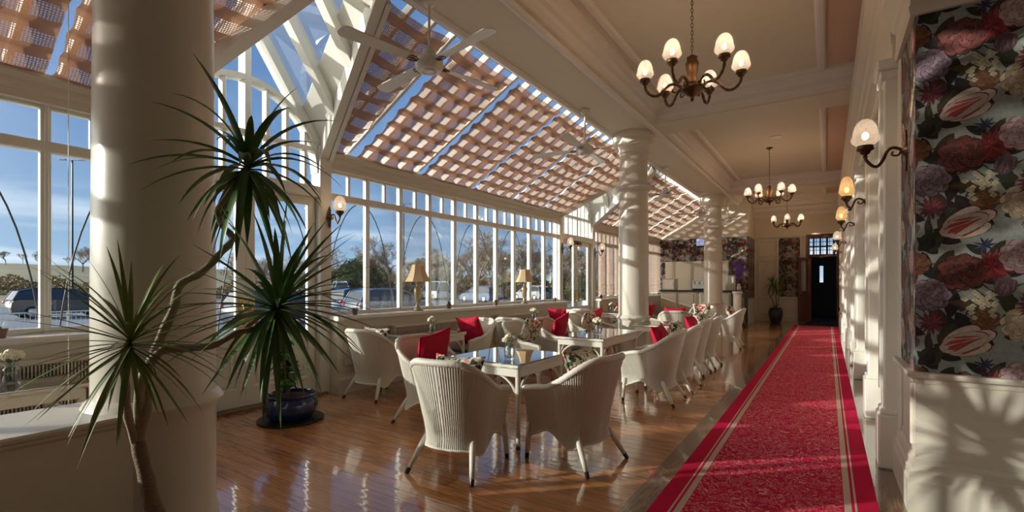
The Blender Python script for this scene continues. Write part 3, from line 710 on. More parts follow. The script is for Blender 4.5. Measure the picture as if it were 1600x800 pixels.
for k, (a, c_) in enumerate(((11.8,14.0),(14.06,15.4),(15.46,16.8),(16.86,18.1),(18.16,19.15))):
    blind(a, c_, 2, 'brown woven roof blind, %s panel beyond the far glazed gable' % ordn[k], 12+k)
for k, (a, c_) in enumerate(((-4.2,-2.9),(-2.86,-1.5),(-1.46,-.1),(-.06,1.25),(1.29,2.9))):
    blind(a, c_, 0, 'brown woven roof blind over the near left windows, %s panel from the column' % ordn[4-k], 22+k)
# window blinds beyond the far gable
def wblind(y0, y1, label, sd):
    mb = MB(); uvs = []; nu, nv = 12, 60
    for j in range(nv+1):
        for i in range(nu+1):
            t = j/nv; yy = y0+(y1-y0)*i/nu; z = 3.0-1.9*t; fz = max(0, t-.84)/.16
            x = -5.53+.004*sin(t*90)+.03*abs(sin(fz*pi*3))*(.5 if fz > 0 else 0)+.006*noise.noise(Vector((yy*6, z*2, sd)))
            mb.v.append((x, yy, z)); uvs.append((yy, z))
    w = nu+1
    for j in range(nv):
        for i in range(nu): mb.f.append((j*w+i, j*w+i+1, (j+1)*w+i+1, (j+1)*w+i)); mb.m.append(0)
    mb.uv = uvs
    return tag(mb.build('window_blind', 'wblind', smooth=True), label, 'blind', 'drawn window blinds')
for k in range(4): wblind(12.95+k*1.56, 12.95+(k+1)*1.56-.03, 'drawn pale brown window blind, %s beyond the far glazed doors' % ordn[k], k)

# --- far walls
b = MB(); b.box((-5.9,YB,0),(-2.39,YB+.2,4.6)); b.box((-2.59,YB+.2,0),(-2.39,YEND,4.6)); struct(b.build('wall_bar', 'cream'))
b = MB(); b.box((-2.39,YEND,0),(-.62,YEND+.2,4.5)); b.box((.34,YEND,0),(.7,YEND+.2,4.5)); b.box((-.62,YEND,3.2),(.34,YEND+.2,4.5)); struct(b.build('wall_end', 'cream'))
b = MB()
for x0_, x1_ in ((-2.30,-1.62),(-.82,-.64),):
    for z0, z1 in ((.3,.85),(1.0,2.35),(2.5,3.1)):
        for bx in (((x0_+.05,z0),(x0_+.09,z1)),((x1_-.09,z0),(x1_-.05,z1)),((x0_+.05,z0),(x1_-.05,z0+.04)),((x0_+.05,z1-.04),(x1_-.05,z1))):
            b.bbox((bx[0][0],YEND-.03,bx[0][1]),(bx[1][0],YEND+.01,bx[1][1]),.006)
b.bbox((-2.39,YEND-.05,.0),(-.66,YEND,.2),.01); b.bbox((-2.39,YEND-.04,.86),(-.66,YEND,.92),.01); b.bbox((-2.39,YEND-.06,3.2),(.5,YEND,3.3),.01)
b.bbox((-1.64,YEND-.05,.9),(-1.58,YEND,3.2),.01); b.bbox((-.86,YEND-.05,.9),(-.8,YEND,3.2),.01)
struct(b.build('trim_7', 'cream'))
b = MB(); b.prism([(-2.4,YEND,4.0),(-2.4,YEND-.06,4.0),(-2.4,YEND-.1,4.1),(-2.4,YEND-.22,4.2),(-2.4,YEND-.25,4.33),(-2.4,YEND,4.33)], (2.95,0,0)); struct(b.build('trim_8', 'mould'))
# hall beyond the door
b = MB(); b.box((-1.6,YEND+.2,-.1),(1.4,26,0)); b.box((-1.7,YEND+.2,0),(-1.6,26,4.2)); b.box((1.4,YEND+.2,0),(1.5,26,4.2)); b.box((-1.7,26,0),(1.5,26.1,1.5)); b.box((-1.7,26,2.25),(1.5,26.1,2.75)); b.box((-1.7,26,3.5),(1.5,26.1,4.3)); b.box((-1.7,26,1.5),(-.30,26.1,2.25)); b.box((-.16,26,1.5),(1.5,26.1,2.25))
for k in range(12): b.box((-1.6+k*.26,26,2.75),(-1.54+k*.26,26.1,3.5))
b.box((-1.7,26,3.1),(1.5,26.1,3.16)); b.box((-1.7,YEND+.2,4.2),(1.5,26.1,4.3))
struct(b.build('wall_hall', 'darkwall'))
b = MB()
b.bbox((-.66,YEND-.07,0),(-.55,YEND+.22,3.24),.01); b.bbox((.27,YEND-.07,0),(.38,YEND+.22,3.24),.01); b.bbox((-.66,YEND-.07,3.14),(.38,YEND+.22,3.26),.01); b.bbox((-.6,YEND-.05,2.42),(.3,YEND+.18,2.52),.01)
for k in range(1,8): b.bbox((-.55+k*.1025-.008,YEND+.04,2.52),(-.55+k*.1025+.008,YEND+.08,3.14),.003)
for k in range(1,4): b.bbox((-.55,YEND+.04,2.52+k*.155-.008),(.27,YEND+.08,2.52+k*.155+.008),.003)
struct(b.build('trim_9', 'mahog'))
g = MB(); g.box((-.55,YEND+.055,2.52),(.27,YEND+.06,3.14)); struct(g.build('window_90', 'pane'))
T = Matrix.Translation((-.52, YEND-.08, 0)) @ Matrix.Rotation(math.radians(-150), 4, 'Z')
d = MB()
for a, c_ in (((0,0,.02),(.1,.045,2.4)),((.36,0,.02),(.46,.045,2.4)),((0,0,.02),(.46,.045,.2)),((0,0,1.05),(.46,.045,1.17)),((0,0,2.28),(.46,.045,2.4)),((.1,.012,.2),(.36,.032,1.05))): d.bbox(a, c_, .006, 0, T)
for k in range(4): d.bbox((.12+k*.06,.0,.28),(.16+k*.06,.045,.98), .006, 0, T)
dl = struct(d.build('door_9', 'mahog'))
d = MB(); d.box((.1,.02,1.17),(.36,.025,2.28),0,T); d.build('glass_pane', 'pane', dl)
d = MB(); d.tube([T@Vector((.42,.05,1.1)),T@Vector((.42,.09,1.1)),T@Vector((.33,.09,1.1))], .012, 6); d.build('door_handle', 'brass', dl)

# ------------------------------------------------------------------ wallpaper print
class Paper:
    def __init__(s, w, h): s.w = w; s.h = h; s.poly = []
    def p(s, pts, col): s.poly.append((pts, col))
rp = random.Random(3)
def jc(c, j=.12): k = 1+rp.uniform(-j, j); return tuple(max(0, min(1, x*k*(1+rp.uniform(-j/3, j/3)))) for x in c)
def petal(cx, cy, ang, ln, wd, n=7, tip=.6):
    # teardrop outline from (cx,cy)
    out = []; ca, sa = cos(ang), sin(ang)
    def W_(t): return wd*(sin(pi*min(1, t**tip))**.8 if 0 < t < 1 else 0)
    for i in range(n+1): t = i/n; a, b_ = t*ln, W_(t); out.append((cx+ca*a-sa*b_, cy+sa*a+ca*b_))
    for i in range(n-1, 0, -1): t = i/n; a, b_ = t*ln, -W_(t); out.append((cx+ca*a-sa*b_, cy+sa*a+ca*b_))
    return out
def disc(cx, cy, rx, ry, ang=0, n=12, wob=.08):
    ca, sa = cos(ang), sin(ang); o = []
    for i in range(n):
        a = 2*pi*i/n; k = 1+rp.uniform(-wob, wob); x, y = rx*cos(a)*k, ry*sin(a)*k; o.append((cx+ca*x-sa*y, cy+sa*x+ca*y))
    return o
def rose(L, x, y, r, dark, light, rings=5):
    for k in range(rings):
        q = r*(1-k/rings)**.85; n = 9-k
        off = rp.uniform(0, 6)
        for i in range(n):
            a = off+2*pi*i/n; px_, py_ = x+cos(a)*q*.52, y+sin(a)*q*.52
            f = .35+.65*rp.random()
            c1 = tuple(dark[j]*(1-.3*f)+light[j]*.0 for j in range(3)); c2 = tuple(dark[j]*(1-f)+light[j]*f for j in range(3))
            L.append((disc(px_, py_, q*.50, q*.42, a), jc(c1))); L.append((disc(px_+cos(a)*q*.03, py_+sin(a)*q*.03, q*.45, q*.36, a), jc(c2)))
            L.append((petal(px_-cos(a)*q*.3, py_-sin(a)*q*.3, a+rp.uniform(-.4,.4), q*.55, q*.05), jc(c1)))
def tulip(L, x, y, rx, ry, ang, base, streak):
    ca, sa = cos(ang), sin(ang)
    def W_(a_, b_): return x+ca*a_*rx-sa*b_*ry, y+sa*a_*rx+ca*b_*ry
    for (a_, b_, kx, ky, da) in ((-.12,-.42,.80,.52,-.22),(-.12,.42,.80,.52,.22),(.18,0,.85,.5,0),(-.15,.0,.88,.62,0)):
        cx, cy = W_(a_, b_)
        L.append((disc(cx, cy, rx*kx*1.04, ry*ky*1.07, ang+da, 20, .03), jc(tuple(c*.35 for c in streak)))); L.append((disc(cx, cy, rx*kx, ry*ky, ang+da, 20, .03), jc(base)))
        for m_ in range(15):
            q = rp.uniform(-.92,.92); st_ = rp.uniform(-.85,-.2); ex = sqrt(max(0,1-st_*st_)); q *= ex
            sx, sy = st_*rx*kx, q*ry*ky; c2, s2 = cos(ang+da), sin(ang+da)
            ln_ = rx*kx*rp.uniform(.6,1.1)*ex+rx*.15
            L.append((petal(cx+c2*sx-s2*sy, cy+s2*sx+c2*sy, ang+da-q*.35, ln_, ry*rp.uniform(.03,.085)), jc(streak, .2)))
def spiky(L, x, y, r, dark, light, n=22):
    for k in range(3):
        for i in range(n):
            a = 2*pi*i/n+rp.uniform(-.15,.15); q = r*(1-.27*k)*rp.uniform(.8,1.05); f = rp.random()
            L.append((petal(x, y, a, q, q*.11), jc(tuple(dark[j]*(1-f)+light[j]*f for j in range(3)), .2)))
def leafy(L, x, y, a, ln, wd, col):
    L.append((petal(x, y, a, ln, wd, 8, .8), jc(col, .2)))
    L.append((petal(x, y, a, ln*.95, wd*.07, 5, .8), jc(tuple(c*1.8 for c in col))))
    for k in range(4):
        t = .2+.17*k
        for s_ in (-1,1): L.append((petal(x+cos(a)*ln*t, y+sin(a)*ln*t, a+s_*.6, wd*.9, wd*.05, 4), jc(tuple(c*1.5 for c in col))))
def spray(L, x, y, r, col):
    for i in range(26):
        a = rp.uniform(0, 6.28); q = r*sqrt(rp.random()); cx, cy = x+cos(a)*q, y+sin(a)*q
        for k in range(4): L.append((disc(cx+cos(k*1.6)*r*.09, cy+sin(k*1.6)*r*.09, r*.11, r*.09, 0, 6), jc(col, .2)))
        L.append((disc(cx, cy, r*.04, r*.04, 0, 5), (.45,.35,.08)))
TU, TV = .66, .72
def zp(x, y): return ((x-290)*.00195, (620-y)*.00195)
TILE = []
def build_tile():
    L = TILE
    gr = [(.022,.020,.014),(.035,.038,.018),(.06,.05,.025),(.018,.016,.02),(.05,.06,.03),(.08,.05,.02)]
    for i in range(58):
        leafy(L, rp.uniform(0,TU), rp.uniform(0,TV), rp.uniform(0,6.28), rp.uniform(.09,.19), rp.uniform(.018,.042), rp.choice(gr))
    for i in range(12):
        x, y, a = rp.uniform(0,TU), rp.uniform(0,TV), rp.uniform(0,6.28)
        for k in range(7): L.append((petal(x, y, a, .06, .005, 4), (.05,.07,.03))); x += cos(a)*.045; y += sin(a)*.045; a += .22
    Z = .00195
    def A(f, x, y, *r):
        u, v = zp(x, y); f(L, u, v, *r)
    A(rose, 315, 450, .075, (.12,.035,.015), (.42,.17,.06), 4)
    A(rose, 610, 620, .075, (.25,.07,.01), (.58,.28,.08), 4)
    A(rose, 480, 255, .07, (.16,.06,.02), (.36,.17,.06), 3)
    A(rose, 350, 550, .105, (.10,.055,.085), (.40,.28,.36))
    A(spiky, 495, 460, .11, (.18,.008,.015), (.62,.05,.06), 26)
    A(rose, 425, 478, .115, (.045,.012,.01), (.30,.07,.06))
    A(rose, 560, 432, .10, (.50,.16,.18), (.80,.66,.68))
    A(rose, 566, 268, .105, (.42,.28,.15), (.82,.72,.52))
    A(spiky, 355, 270, .085, (.10,.01,.02), (.34,.07,.10), 20)
    A(spiky, 590, 585, .10, (.12,.008,.02), (.36,.05,.08), 22)
    A(tulip, 440, 325, .135, .088, .45, (.74,.62,.52), (.58,.05,.05))
    A(tulip, 525, 520, .062, .05, 1.4, (.20,.11,.15), (.34,.20,.24))
    A(tulip, 305, 335, .05, .035, 1.2, (.24,.12,.16), (.40,.20,.22))
    A(spray, 470, 580, .085, (.74,.68,.46))
    A(spray, 610, 350, .05, (.55,.5,.34))
    A(spiky, 480, 395, .055, (.015,.02,.07), (.07,.09,.24), 9)
    A(spiky, 300, 245, .045, (.02,.02,.06), (.06,.07,.18), 9)
    A(rose, 600, 340, .075, (.08,.05,.08), (.34,.24,.32), 4)
build_tile()
def clip(poly, w, h):
    for ax, lim, sg in ((0,0,1),(0,w,-1),(1,0,1),(1,h,-1)):
        out = []
        for i in range(len(poly)):
            a, c_ = poly[i-1], poly[i]; da, dc = sg*(a[ax]-lim), sg*(c_[ax]-lim)
            if (da < 0) != (dc < 0):
                t = da/(da-dc); out.append((a[0]+(c_[0]-a[0])*t, a[1]+(c_[1]-a[1])*t))
            if dc >= 0: out.append(c_)
        poly = out
        if len(poly) < 3: return None
    return poly
def wallpaper(name, O, U, Nn, w, h, parent=None, u0=0, v0=0, bgc=(.40,.46,.42), step_=1):
    O, U, Nn = Vector(O), Vector(U), Vector(Nn); Z = Vector((0,0,1)); vs = []; fs = []; cols = []
    def put(poly, col, d):
        k = len(vs)
        for (a, c_) in poly: vs.append(O+U*a+Z*c_+Nn*d)
        fs.append(tuple(range(k, k+len(poly)))); cols.append(col)
    # paper backing with real thickness
    put([(0,0),(w,0),(w,h),(0,h)], bgc, .0015)
    i0, i1 = int(math.floor((-u0-.2)/TU)), int(math.ceil((w-u0+.2)/TU)); j0, j1 = int(math.floor((-v0-.2)/TV)), int(math.ceil((h-v0+.2)/TV))
    d = .0016
    for n_, (pts, col) in enumerate(TILE):
        if step_ > 1 and n_ % step_ and n_ > 700: continue
        d += 1.2e-6
        for i in range(i0, i1+1):
            for j in range(j0, j1+1):
                du, dv = u0+i*TU, v0+j*TV
                xs = [p_[0]+du for p_ in pts]; zs = [p_[1]+dv for p_ in pts]
                if max(xs) < 0 or min(xs) > w or max(zs) < 0 or min(zs) > h: continue
                q = [(a, c_) for a, c_ in zip(xs, zs)]
                if min(xs) < 0 or max(xs) > w or min(zs) < 0 or max(zs) > h: q = clip(q, w, h)
                if q: put(q, col, d)
    me = bpy.data.meshes.new(name); me.from_pydata([tuple(v) for v in vs], [], fs); me.materials.append(M['paper'])
    at = me.attributes.new('print', 'FLOAT_COLOR', 'FACE'); flat = []
    for c_ in cols: g_ = .3*c_[0]+.5*c_[1]+.2*c_[2]; flat += [.66*(c_[k]*.85+g_*.15) for k in range(3)]+[1]
    at.data.foreach_set('color', flat); me.update()
    o = bpy.data.objects.new(name, me); COL.objects.link(o); return struct(o)
wallpaper('wall_right', (PX, PY, .892), (1,0,0), (0,-1,0), 2.2, 2.258, u0=-.05, v0=.35)
wallpaper('wall_right', (PX, PY, .892), (0,1,0), (-1,0,0), .68, 2.258, u0=.3, v0=.35)
wallpaper('wall_bar', (-5.64, YB, 2.3), (1,0,0), (0,-1,0), 3.25, .85, v0=.3)
wallpaper('wall_bar', (-5.64, YB, .95), (1,0,0), (0,-1,0), .30, 1.35, v0=.2)
wallpaper('wall_bar', (-3.03, YB, .95), (1,0,0), (0,-1,0), .64, 1.35, v0=.2)
wallpaper('wall_bar', (-2.39, YB, .9), (0,1,0), (1,0,0), 1.78, 2.25, v0=.1)
wallpaper('wall_end', (-1.56, YEND, .95), (1,0,0), (0,-1,0), .70, 2.22, v0=.3)

# ================================================================== FURNITURE
# ---- tub chair in painted wicker (front = +Y)
NC = 400
def chair_path(t):      # t in [-1,1] -> (x, y, nx, ny); 0 = back centre
    w, yb, rr, yf = .285, -.055, .265, .27
    arc = pi/2*w*.97; st = yf-yb; tot = arc+st; s_ = abs(t)*tot; sg = 1 if t >= 0 else -1
    if s_ < arc:
        a = s_/arc*pi/2; x = w*sin(a)**.85 if a > 0 else 0; y = yb-rr*(cos(a)**.8 if a < pi/2-1e-6 else 0)
        n = Vector((sin(a)/w, -cos(a)/rr)).normalized(); return sg*x, y, sg*n.x, n.y
    q = (s_-arc)/st; x = w-.015*q*q; return sg*x, yb+st*q, sg*1.0, 0.0
def ztop(t):
    a = abs(t); return .865-.255*smoothstep((a-.12)/.62)-.03*smoothstep((a-.75)/.25)
def zbot(t):
    a = abs(t); return .205+.065*math.exp(-((a-.70)/.14)**2)-.045*math.exp(-((a-.42)/.10)**2)-.03*smoothstep((a-.88)/.12)
def off(z, t):
    k = (z-.25)/.6; back = 1-smoothstep((abs(t)-.3)/.5)
    return -.035+.105*max(0, k)**1.15*(1+.25*back)+.02*max(0, .3-z)/.1
def chair_pt(t, z, inner=0):
    x, y, nx, ny = chair_path(t); o = off(z, t)-inner; return Vector((x+nx*o, y+ny*o, z))
def make_chair():
    root = thing('wicker_chair', '', 'chair')
    b = MB(); NR = 14
    def outer(u, v):
        t = -1+2*u; rib = .0040*sin(u*NC*pi*.5)+.0008*sin(v*150); z0, z1 = zbot(t), ztop(t); z = z0+(z1-z0)*v
        x, y, nx, ny = chair_path(t); o = off(z, t)+rib; return Vector((x+nx*o, y+ny*o, z))
    b.grid(outer, NC, NR)
    b.grid(lambda u, v: chair_pt(-1+2*u, max(.38, zbot(-1+2*u))+(ztop(-1+2*u)-.38)*v, .03+.002*sin(u*200)), 80, 8, flip=True)
    # front ends of the arms
    for sg in (-1,1):
        b.grid(lambda u, v: chair_pt(sg, zbot(1)+(ztop(1)-zbot(1))*v, .03*u), 2, 8)
    b.build('woven_shell', 'wicker', root, smooth=True)
    r = MB(); L = []
    for i in range(13): L.append(chair_pt(-1, .22+(ztop(1)-.22)*i/12, .012)+Vector((0,.006,0)))
    for i in range(1, 120): t = -1+2*i/120; L.append(chair_pt(t, ztop(t)+.004, .014))
    for i in range(12,-1,-1): L.append(chair_pt(1, .22+(ztop(1)-.22)*i/12, .012)+Vector((0,.006,0)))
    r.tube(L, [.013 if (i < 11 or i > len(L)-12) else .027 for i in range(len(L))], 10, twist=lambda i, a: 1+.11*sin(2*a+i*2.4))
    r.build('braided_rim', 'wicker', root, smooth=True)
    e = MB(); L = []
    for i in range(0, 61): t = -1+2*i/60; L.append(chair_pt(t, zbot(t), .003))
    e.tube(L, .010, 6, twist=lambda i, a: 1+.1*sin(i*2.1+a))
    e.build('lower_binding', 'wicker', root, smooth=True)
    s = MB()
    def seat(u, v):
        t = -.98+1.96*u; p = chair_pt(t, .385, .02); q = Vector((0,.27,.385))
        c_ = Vector((0, min(p.y, .27)*.0+.1, .385)); return p.lerp(Vector((p.x*.0, .25, .385)), v)
    s.grid(seat, 40, 4); 
    def apron(u, v):
        x = (-.245+.49*u); top = .40; bot = .30-.06*(2*abs(u-.5))**3; return Vector((x, .268+.002*sin(u*160), bot+(top-bot)*v))
    s.grid(apron, 100, 4)
    s.build('seat', 'wicker', root, smooth=True)
    cu = MB()
    def cush(u, v):
        a = 2*pi*u; b_ = pi*(v-.5); cb = max(0, cos(b_))**.35; x = .235*(abs(cos(a))**.5)*(1 if cos(a) > 0 else -1)*cb
        y = .02+.24*(abs(sin(a))**.55)*(1 if sin(a) > 0 else -1)*cb; return Vector((x, y, .425+.04*sin(b_)))
    cu.grid(cush, 36, 10); cu.build('seat_cushion', 'teal', root, smooth=True)
    for sx in (-1,1):
        for yy, (dx, dy) in ((-.195,(.045,-.15)),(.242,(.015,.015))):
            x0 = sx*(.232 if yy < 0 else .248); l = MB(); p0 = Vector((x0*(.86 if yy<0 else 1), yy, .29)); p1 = Vector((x0+sx*dx, yy+dy, .035)); pm = p0.lerp(p1, .42)
            l.tube([p0, pm, pm.lerp(p1,.5), p1], [.023,.0235,.021,.0175], 10)
            lo_ = l.build('leg', 'wicker', root, smooth=True)
            d = (p1-pm).normalized(); c_ = MB(); c_.tube([p1-d*.005, p1+d*.038/max(.5,-d.z)*.9], [.0185,.0175], 10); c_.build('leg_cap', 'cap', lo_, smooth='auto')
    return root
chair0 = make_chair(); used = [False]
R = math.radians
def put_chair(x, y, deg, label):
    first = not used[0]; used[0] = True
    return place(chair0, first, (x, y, 0), R(deg), 'white wicker tub chair ' + label, 'white wicker tub chairs')
# deg: 0 faces +y, 90 faces -x, -90 faces +x, 180 faces -y
CH = [(-2.46, 3.05, 8, 'nearest the camera, back turned to us'),
      (-1.80, 3.66, 80, 'at the nearest table, on the carpet side'),
      (-3.40, 3.78, -95, 'at the nearest table, half hidden'),
      (-1.86, 6.02, 90, 'first of the row along the carpet beyond the nearest table'),
      (-1.84, 6.84, 90, 'second of the row along the carpet'),
      (-1.95, 8.10, 90, 'third of the row along the carpet'),
      (-1.93, 8.92, 90, 'fourth of the row along the carpet'),
      (-1.95, 11.85, 90, 'last of the row along the carpet, set apart toward the bar'),
      (-3.58, 6.02, -90, 'with floral cushion, window side of the second table'),
      (-3.58, 6.95, -90, 'with plump red cushion, window side of the second table'),
      (-3.62, 8.15, -90, 'with a floral cushion just before the second column'),
      (-3.84, 8.98, -95, 'with a red cushion beside the second column, window side'),
      (-4.86, 4.32, 3, 'before the first window table, beside the potted plants'),
      (-4.72, 5.98, 176, 'beyond the first window table'),
      (-4.45, 7.02, 6, 'with a bare round back to us between the two window tables'),
      (-4.75, 9.0, 180, 'beyond the second window table, with a red cushion'),
      (-4.6, 10.2, 0, 'back to us by the window in front of the far gable'),
      (-4.6, 12.6, 180, 'facing us before the far gable doors'),
      (-2.72, 10.5, 14, 'behind the second column, sunlit round back under red cushion'),
      (-2.65, 12.75, 178, 'facing us before the third column with floral cushions'),
      (-3.55, 11.6, -90, 'left of the fourth corridor table, with a red cushion'),
      (-4.75, -.35, 10, 'behind the near dwarf wall'),
      ]
for c_ in CH: put_chair(*c_)

# ---- wicker tables
def make_table(x, y, sx, sy, label):
    t = thing('wicker_table', label, 'table', (x, y, 0), 0, 'glass topped wicker tables')
    hx, hy = sx/2, sy/2
    f = MB(); f.bbox((-hx,-hy,.705),(hx,hy,.738),.012)
    for a, c_ in (((-hx+.03,-hy+.012,.63),(hx-.03,-hy+.035,.71)),((-hx+.03,hy-.035,.63),(hx-.03,hy-.012,.71)),((-hx+.012,-hy+.03,.63),(-hx+.035,hy-.03,.71)),((hx-.035,-hy+.03,.63),(hx-.012,hy-.03,.71))): f.bbox(a, c_, .006)
    L = []
    n = int((sx+sy)*60)
    for k in range(n):
        q = k/n*2*(sx+sy)
        if q < sx: L.append((-hx+q,-hy,.722))
        elif q < sx+sy: L.append((hx,-hy+q-sx,.722))
        elif q < 2*sx+sy: L.append((hx-(q-sx-sy),hy,.722))
        else: L.append((-hx,hy-(q-2*sx-sy),.722))
    f.tube(L, .0165, 8, closed=True, twist=lambda i, a: 1+.14*sin(2*a+i*1.7))
    f.build('tabletop', 'wicker', t, smooth='auto')
    g = MB(); g.bbox((-hx-.006,-hy-.006,.739),(hx+.006,hy+.006,.749),.003); g.build('glass_top', 'tglass', t)
    for ax in (-1,1):
        for ay in (-1,1):
            l = MB(); cx, cy = ax*(hx-.035), ay*(hy-.035)
            l.tube([(cx,cy,.70),(cx,cy,.4),(cx+ax*.004,cy+ay*.004,.02)], [.024,.023,.019], 10); o = l.build('leg', 'wicker', t, smooth='auto')
            c_ = MB(); c_.tube([(cx+ax*.004,cy+ay*.004,.03),(cx+ax*.004,cy+ay*.004,0)], [.021,.021], 10); c_.build('leg_cap', 'cap', o)
            br = MB(); rx, ry = min(.26, hx-.05), min(.26, hy-.05)
            for (dx, dy, r_) in ((-ax,0,rx),(0,-ay,ry)):
                br.tube([(cx+dx*r_*(1-cos(a)), cy+dy*r_*(1-cos(a)), .38+.265*sin(a)) for a in [pi/2*i/10 for i in range(11)]], .012, 8)
            br.build('arched_bracket', 'wicker', t, smooth=True)
    return t
TB = [(-2.64, 3.96, .82, .86, 'nearest glass topped white wicker table, reflecting blue sky'),
      (-2.72, 6.45, .68, 1.35, 'long glass topped white wicker table, second along the carpet'),
      (-2.52, 8.62, .60, .95, 'glass topped white wicker table beside the second column'),
      (-2.70, 11.6, .75, .80, 'glass topped white wicker table between the second and third columns'),
      (-4.82, 5.12, .80, .85, 'glass topped wicker table by the window, nearest the potted plants'),
      (-4.78, 8.02, .80, .85, 'glass topped wicker table by the second sill lamp'),
      (-4.55, 11.4, .80, .80, 'glass topped wicker table in front of the far gable doors'),
      (-4.85, .75, .80, 1.0, 'glass topped wicker table behind the near dwarf wall at far left')]
for t in TB: make_table(*t)

# ---- flower vases
def make_vase(label, kind='cream'):
    t = thing('flower_vase', label, 'vase', group=None)
    v = MB(); v.lathe([(.036,0),(.042,.008),(.043,.06),(.040,.085),(.030,.098),(.033,.112),(.030,.112),(.027,.098),(.037,.085),(.039,.06),(.038,.012),(.0,.01)], n=20, cap=False); v.build('glass_jar', 'jar', t, smooth=True)
    s = MB(); rr = random.Random(5)
    for k in range(4):
        a = k*1.6; s.tube([(cos(a)*.018,sin(a)*.018,.012),(cos(a+2)*.012,sin(a+2)*.012,.08),(cos(a)*.025,sin(a)*.025,.14)], .0022, 5)
    for k in range(5):
        a = k*1.3+.4; s.grid(lambda u, v: Vector((cos(a)*(.02+.06*v)-sin(a)*(u-.5)*.03*sin(pi*v), sin(a)*(.02+.06*v)+cos(a)*(u-.5)*.03*sin(pi*v), .115+.03*sin(pi*v*.7))), 2, 4)
    s.build('stems', 'leafmid', t, smooth=True)
    f = MB()
    heads = [(0,0,.165,.036),(.035,.01,.155,.030),(-.03,.02,.157,.030),(.005,-.035,.150,.029),(-.012,.035,.148,.026),(.03,-.025,.145,.022),(-.035,-.015,.145,.024)]
    for hi, (x, y, z, r) in enumerate(heads):
        for k in range(16):
            b_ = math.acos(1-2*(k+.5)/16*.8); a = k*2.4; d = Vector((cos(a)*sin(b_), sin(a)*sin(b_), cos(b_)))
            f.blob(Vector((x,y,z))+d*r*.6, r*.42, jit=.25, seed=k+hi*7, nu=6, nv=4)
    f.build('blossoms', 'petalcream', t, smooth=True)
    return t
vase0 = make_vase('')
VA = [(-2.47, 3.74, .749, 'on the nearest wicker table'), (-2.66, 6.25, .749, 'on the second table along the carpet'),
      (-4.72, 5.15, .749, 'on the first window table by the lamp'), (-4.72, 8.0, .749, 'on the second window table'),
      (-4.45, 11.3, .749, 'on the table before the far gable doors'), (-4.82, .92, .749, 'on the table at far left, behind the dwarf wall')]
for i, (x, y, z, l) in enumerate(VA): place(vase0, i == 0, (x, y, z+.001), i*1.1, 'glass jar of cream flowers ' + l, 'glass jars of cream flowers', s=1.2)

# ---- cushions
def cushion(loc, rot, m, label, s=.22, sd=0):
    b = MB()
    def f(side):
        def fn(u, v):
            x, y = 2*u-1, 2*v-1; k = ((1-x**4)*(1-y**4))**.55 if abs(x) < 1 and abs(y) < 1 else 0
            ex = 1-.10*(1-abs(y)**2)*(abs(x)) ; ey = 1-.10*(1-abs(x)**2)*(abs(y))
            wr = .012*noise.noise(Vector((x*3+sd, y*3, side)))*k
            return Vector((x*s*ex, y*s*ey, side*(.075*k)+wr))
        return fn
    b.grid(f(1), 16, 16); b.grid(f(-1), 16, 16, flip=True)
    o = b.build('cushion', m, smooth=True)
    # welted edge
    p = MB(); L = []
    for k in range(64):
        q = k/16; i = int(q); r_ = (q-i)*2-1
        x, y = ((r_,-1),(1,r_),(-r_,1),(-1,-r_))[i]
        ex = 1-.10*(1-abs(y)**2)*abs(x); ey = 1-.10*(1-abs(x)**2)*abs(y); L.append((x*s*ex, y*s*ey, 0))
    p.tube(L, .005, 5, closed=True); p.build('piping', m, o, smooth=True)
    o.location = loc; o.rotation_euler = [R(a) for a in rot]
    return tag(o, label, 'cushion', 'red cushions' if m == 'red' else 'floral cushions')
def lean(ci, m, label, dx=0, dz=0, tilt=68, roll=0, back=.10, s=.22):
    x, y, deg = CH[ci][0], CH[ci][1], CH[ci][2]; a = R(deg); fx, fy = -sin(a), cos(a); rx, ry = cos(a), sin(a)
    return cushion((x-fx*back+rx*dx, y-fy*back+ry*dx, .66+dz), (tilt, roll, deg), m, label, s, ci+dx*10)
lean(0, 'floral', 'floral cushion showing over the back of the nearest chair', dx=.02, dz=.02, back=.16)
lean(2, 'red', 'red cushion standing on the window-side chair of the nearest table', dz=.09, back=.06, roll=10)
lean(1, 'floral', 'floral cushion in the carpet-side chair of the nearest table', dz=.03, back=.13, dx=.04)
lean(3, 'red', 'deep red cushion in the first chair of the row along the carpet', dz=.06, back=.14, dx=.05)
lean(4, 'floral', 'floral cushion in the second chair of the row along the carpet', dz=.06, back=.14)
lean(5, 'red', 'red cushion in the third chair of the row along the carpet', dz=.06, back=.14, dx=.05)
lean(6, 'floral', 'floral cushion in the fourth chair of the row along the carpet', dz=.06, back=.14)
lean(7, 'floral', 'floral cushion in the last chair of the row along the carpet', dz=.10, back=.14)
lean(8, 'floral', 'floral cushion on the window side of the second table', dz=.08, back=.04, roll=-8)
lean(9, 'red', 'plump red cushion on the window side of the second table', dz=.08, back=.04, roll=14)
lean(10, 'floral', 'floral cushion in the window-side chair just before the second column', dz=.08, back=.06)
lean(11, 'red', 'red cushion in the chair beside the second column', dz=.08, back=.06, roll=10)
lean(12, 'floral', 'floral cushion behind the rim of the chair beside the potted plants', dz=.02, back=.14)
lean(13, 'red', 'bright red cushion in the chair beyond the first window table', dz=.05, back=.07, roll=6, s=.235)
lean(15, 'red', 'red cushion in the chair beyond the second window table', dz=.07, back=.06)
lean(17, 'red', 'flat red cushion in the chair before the far gable doors', dz=.05, back=.08)
lean(18, 'red', 'red cushion over the round chair back behind the second column', dz=.08, back=.15)
lean(19, 'floral', 'floral cushion in the chair facing us before the third column', dz=.08, back=.07)
lean(20, 'red', 'red cushion left of the fourth corridor table', dz=.08, back=.07)

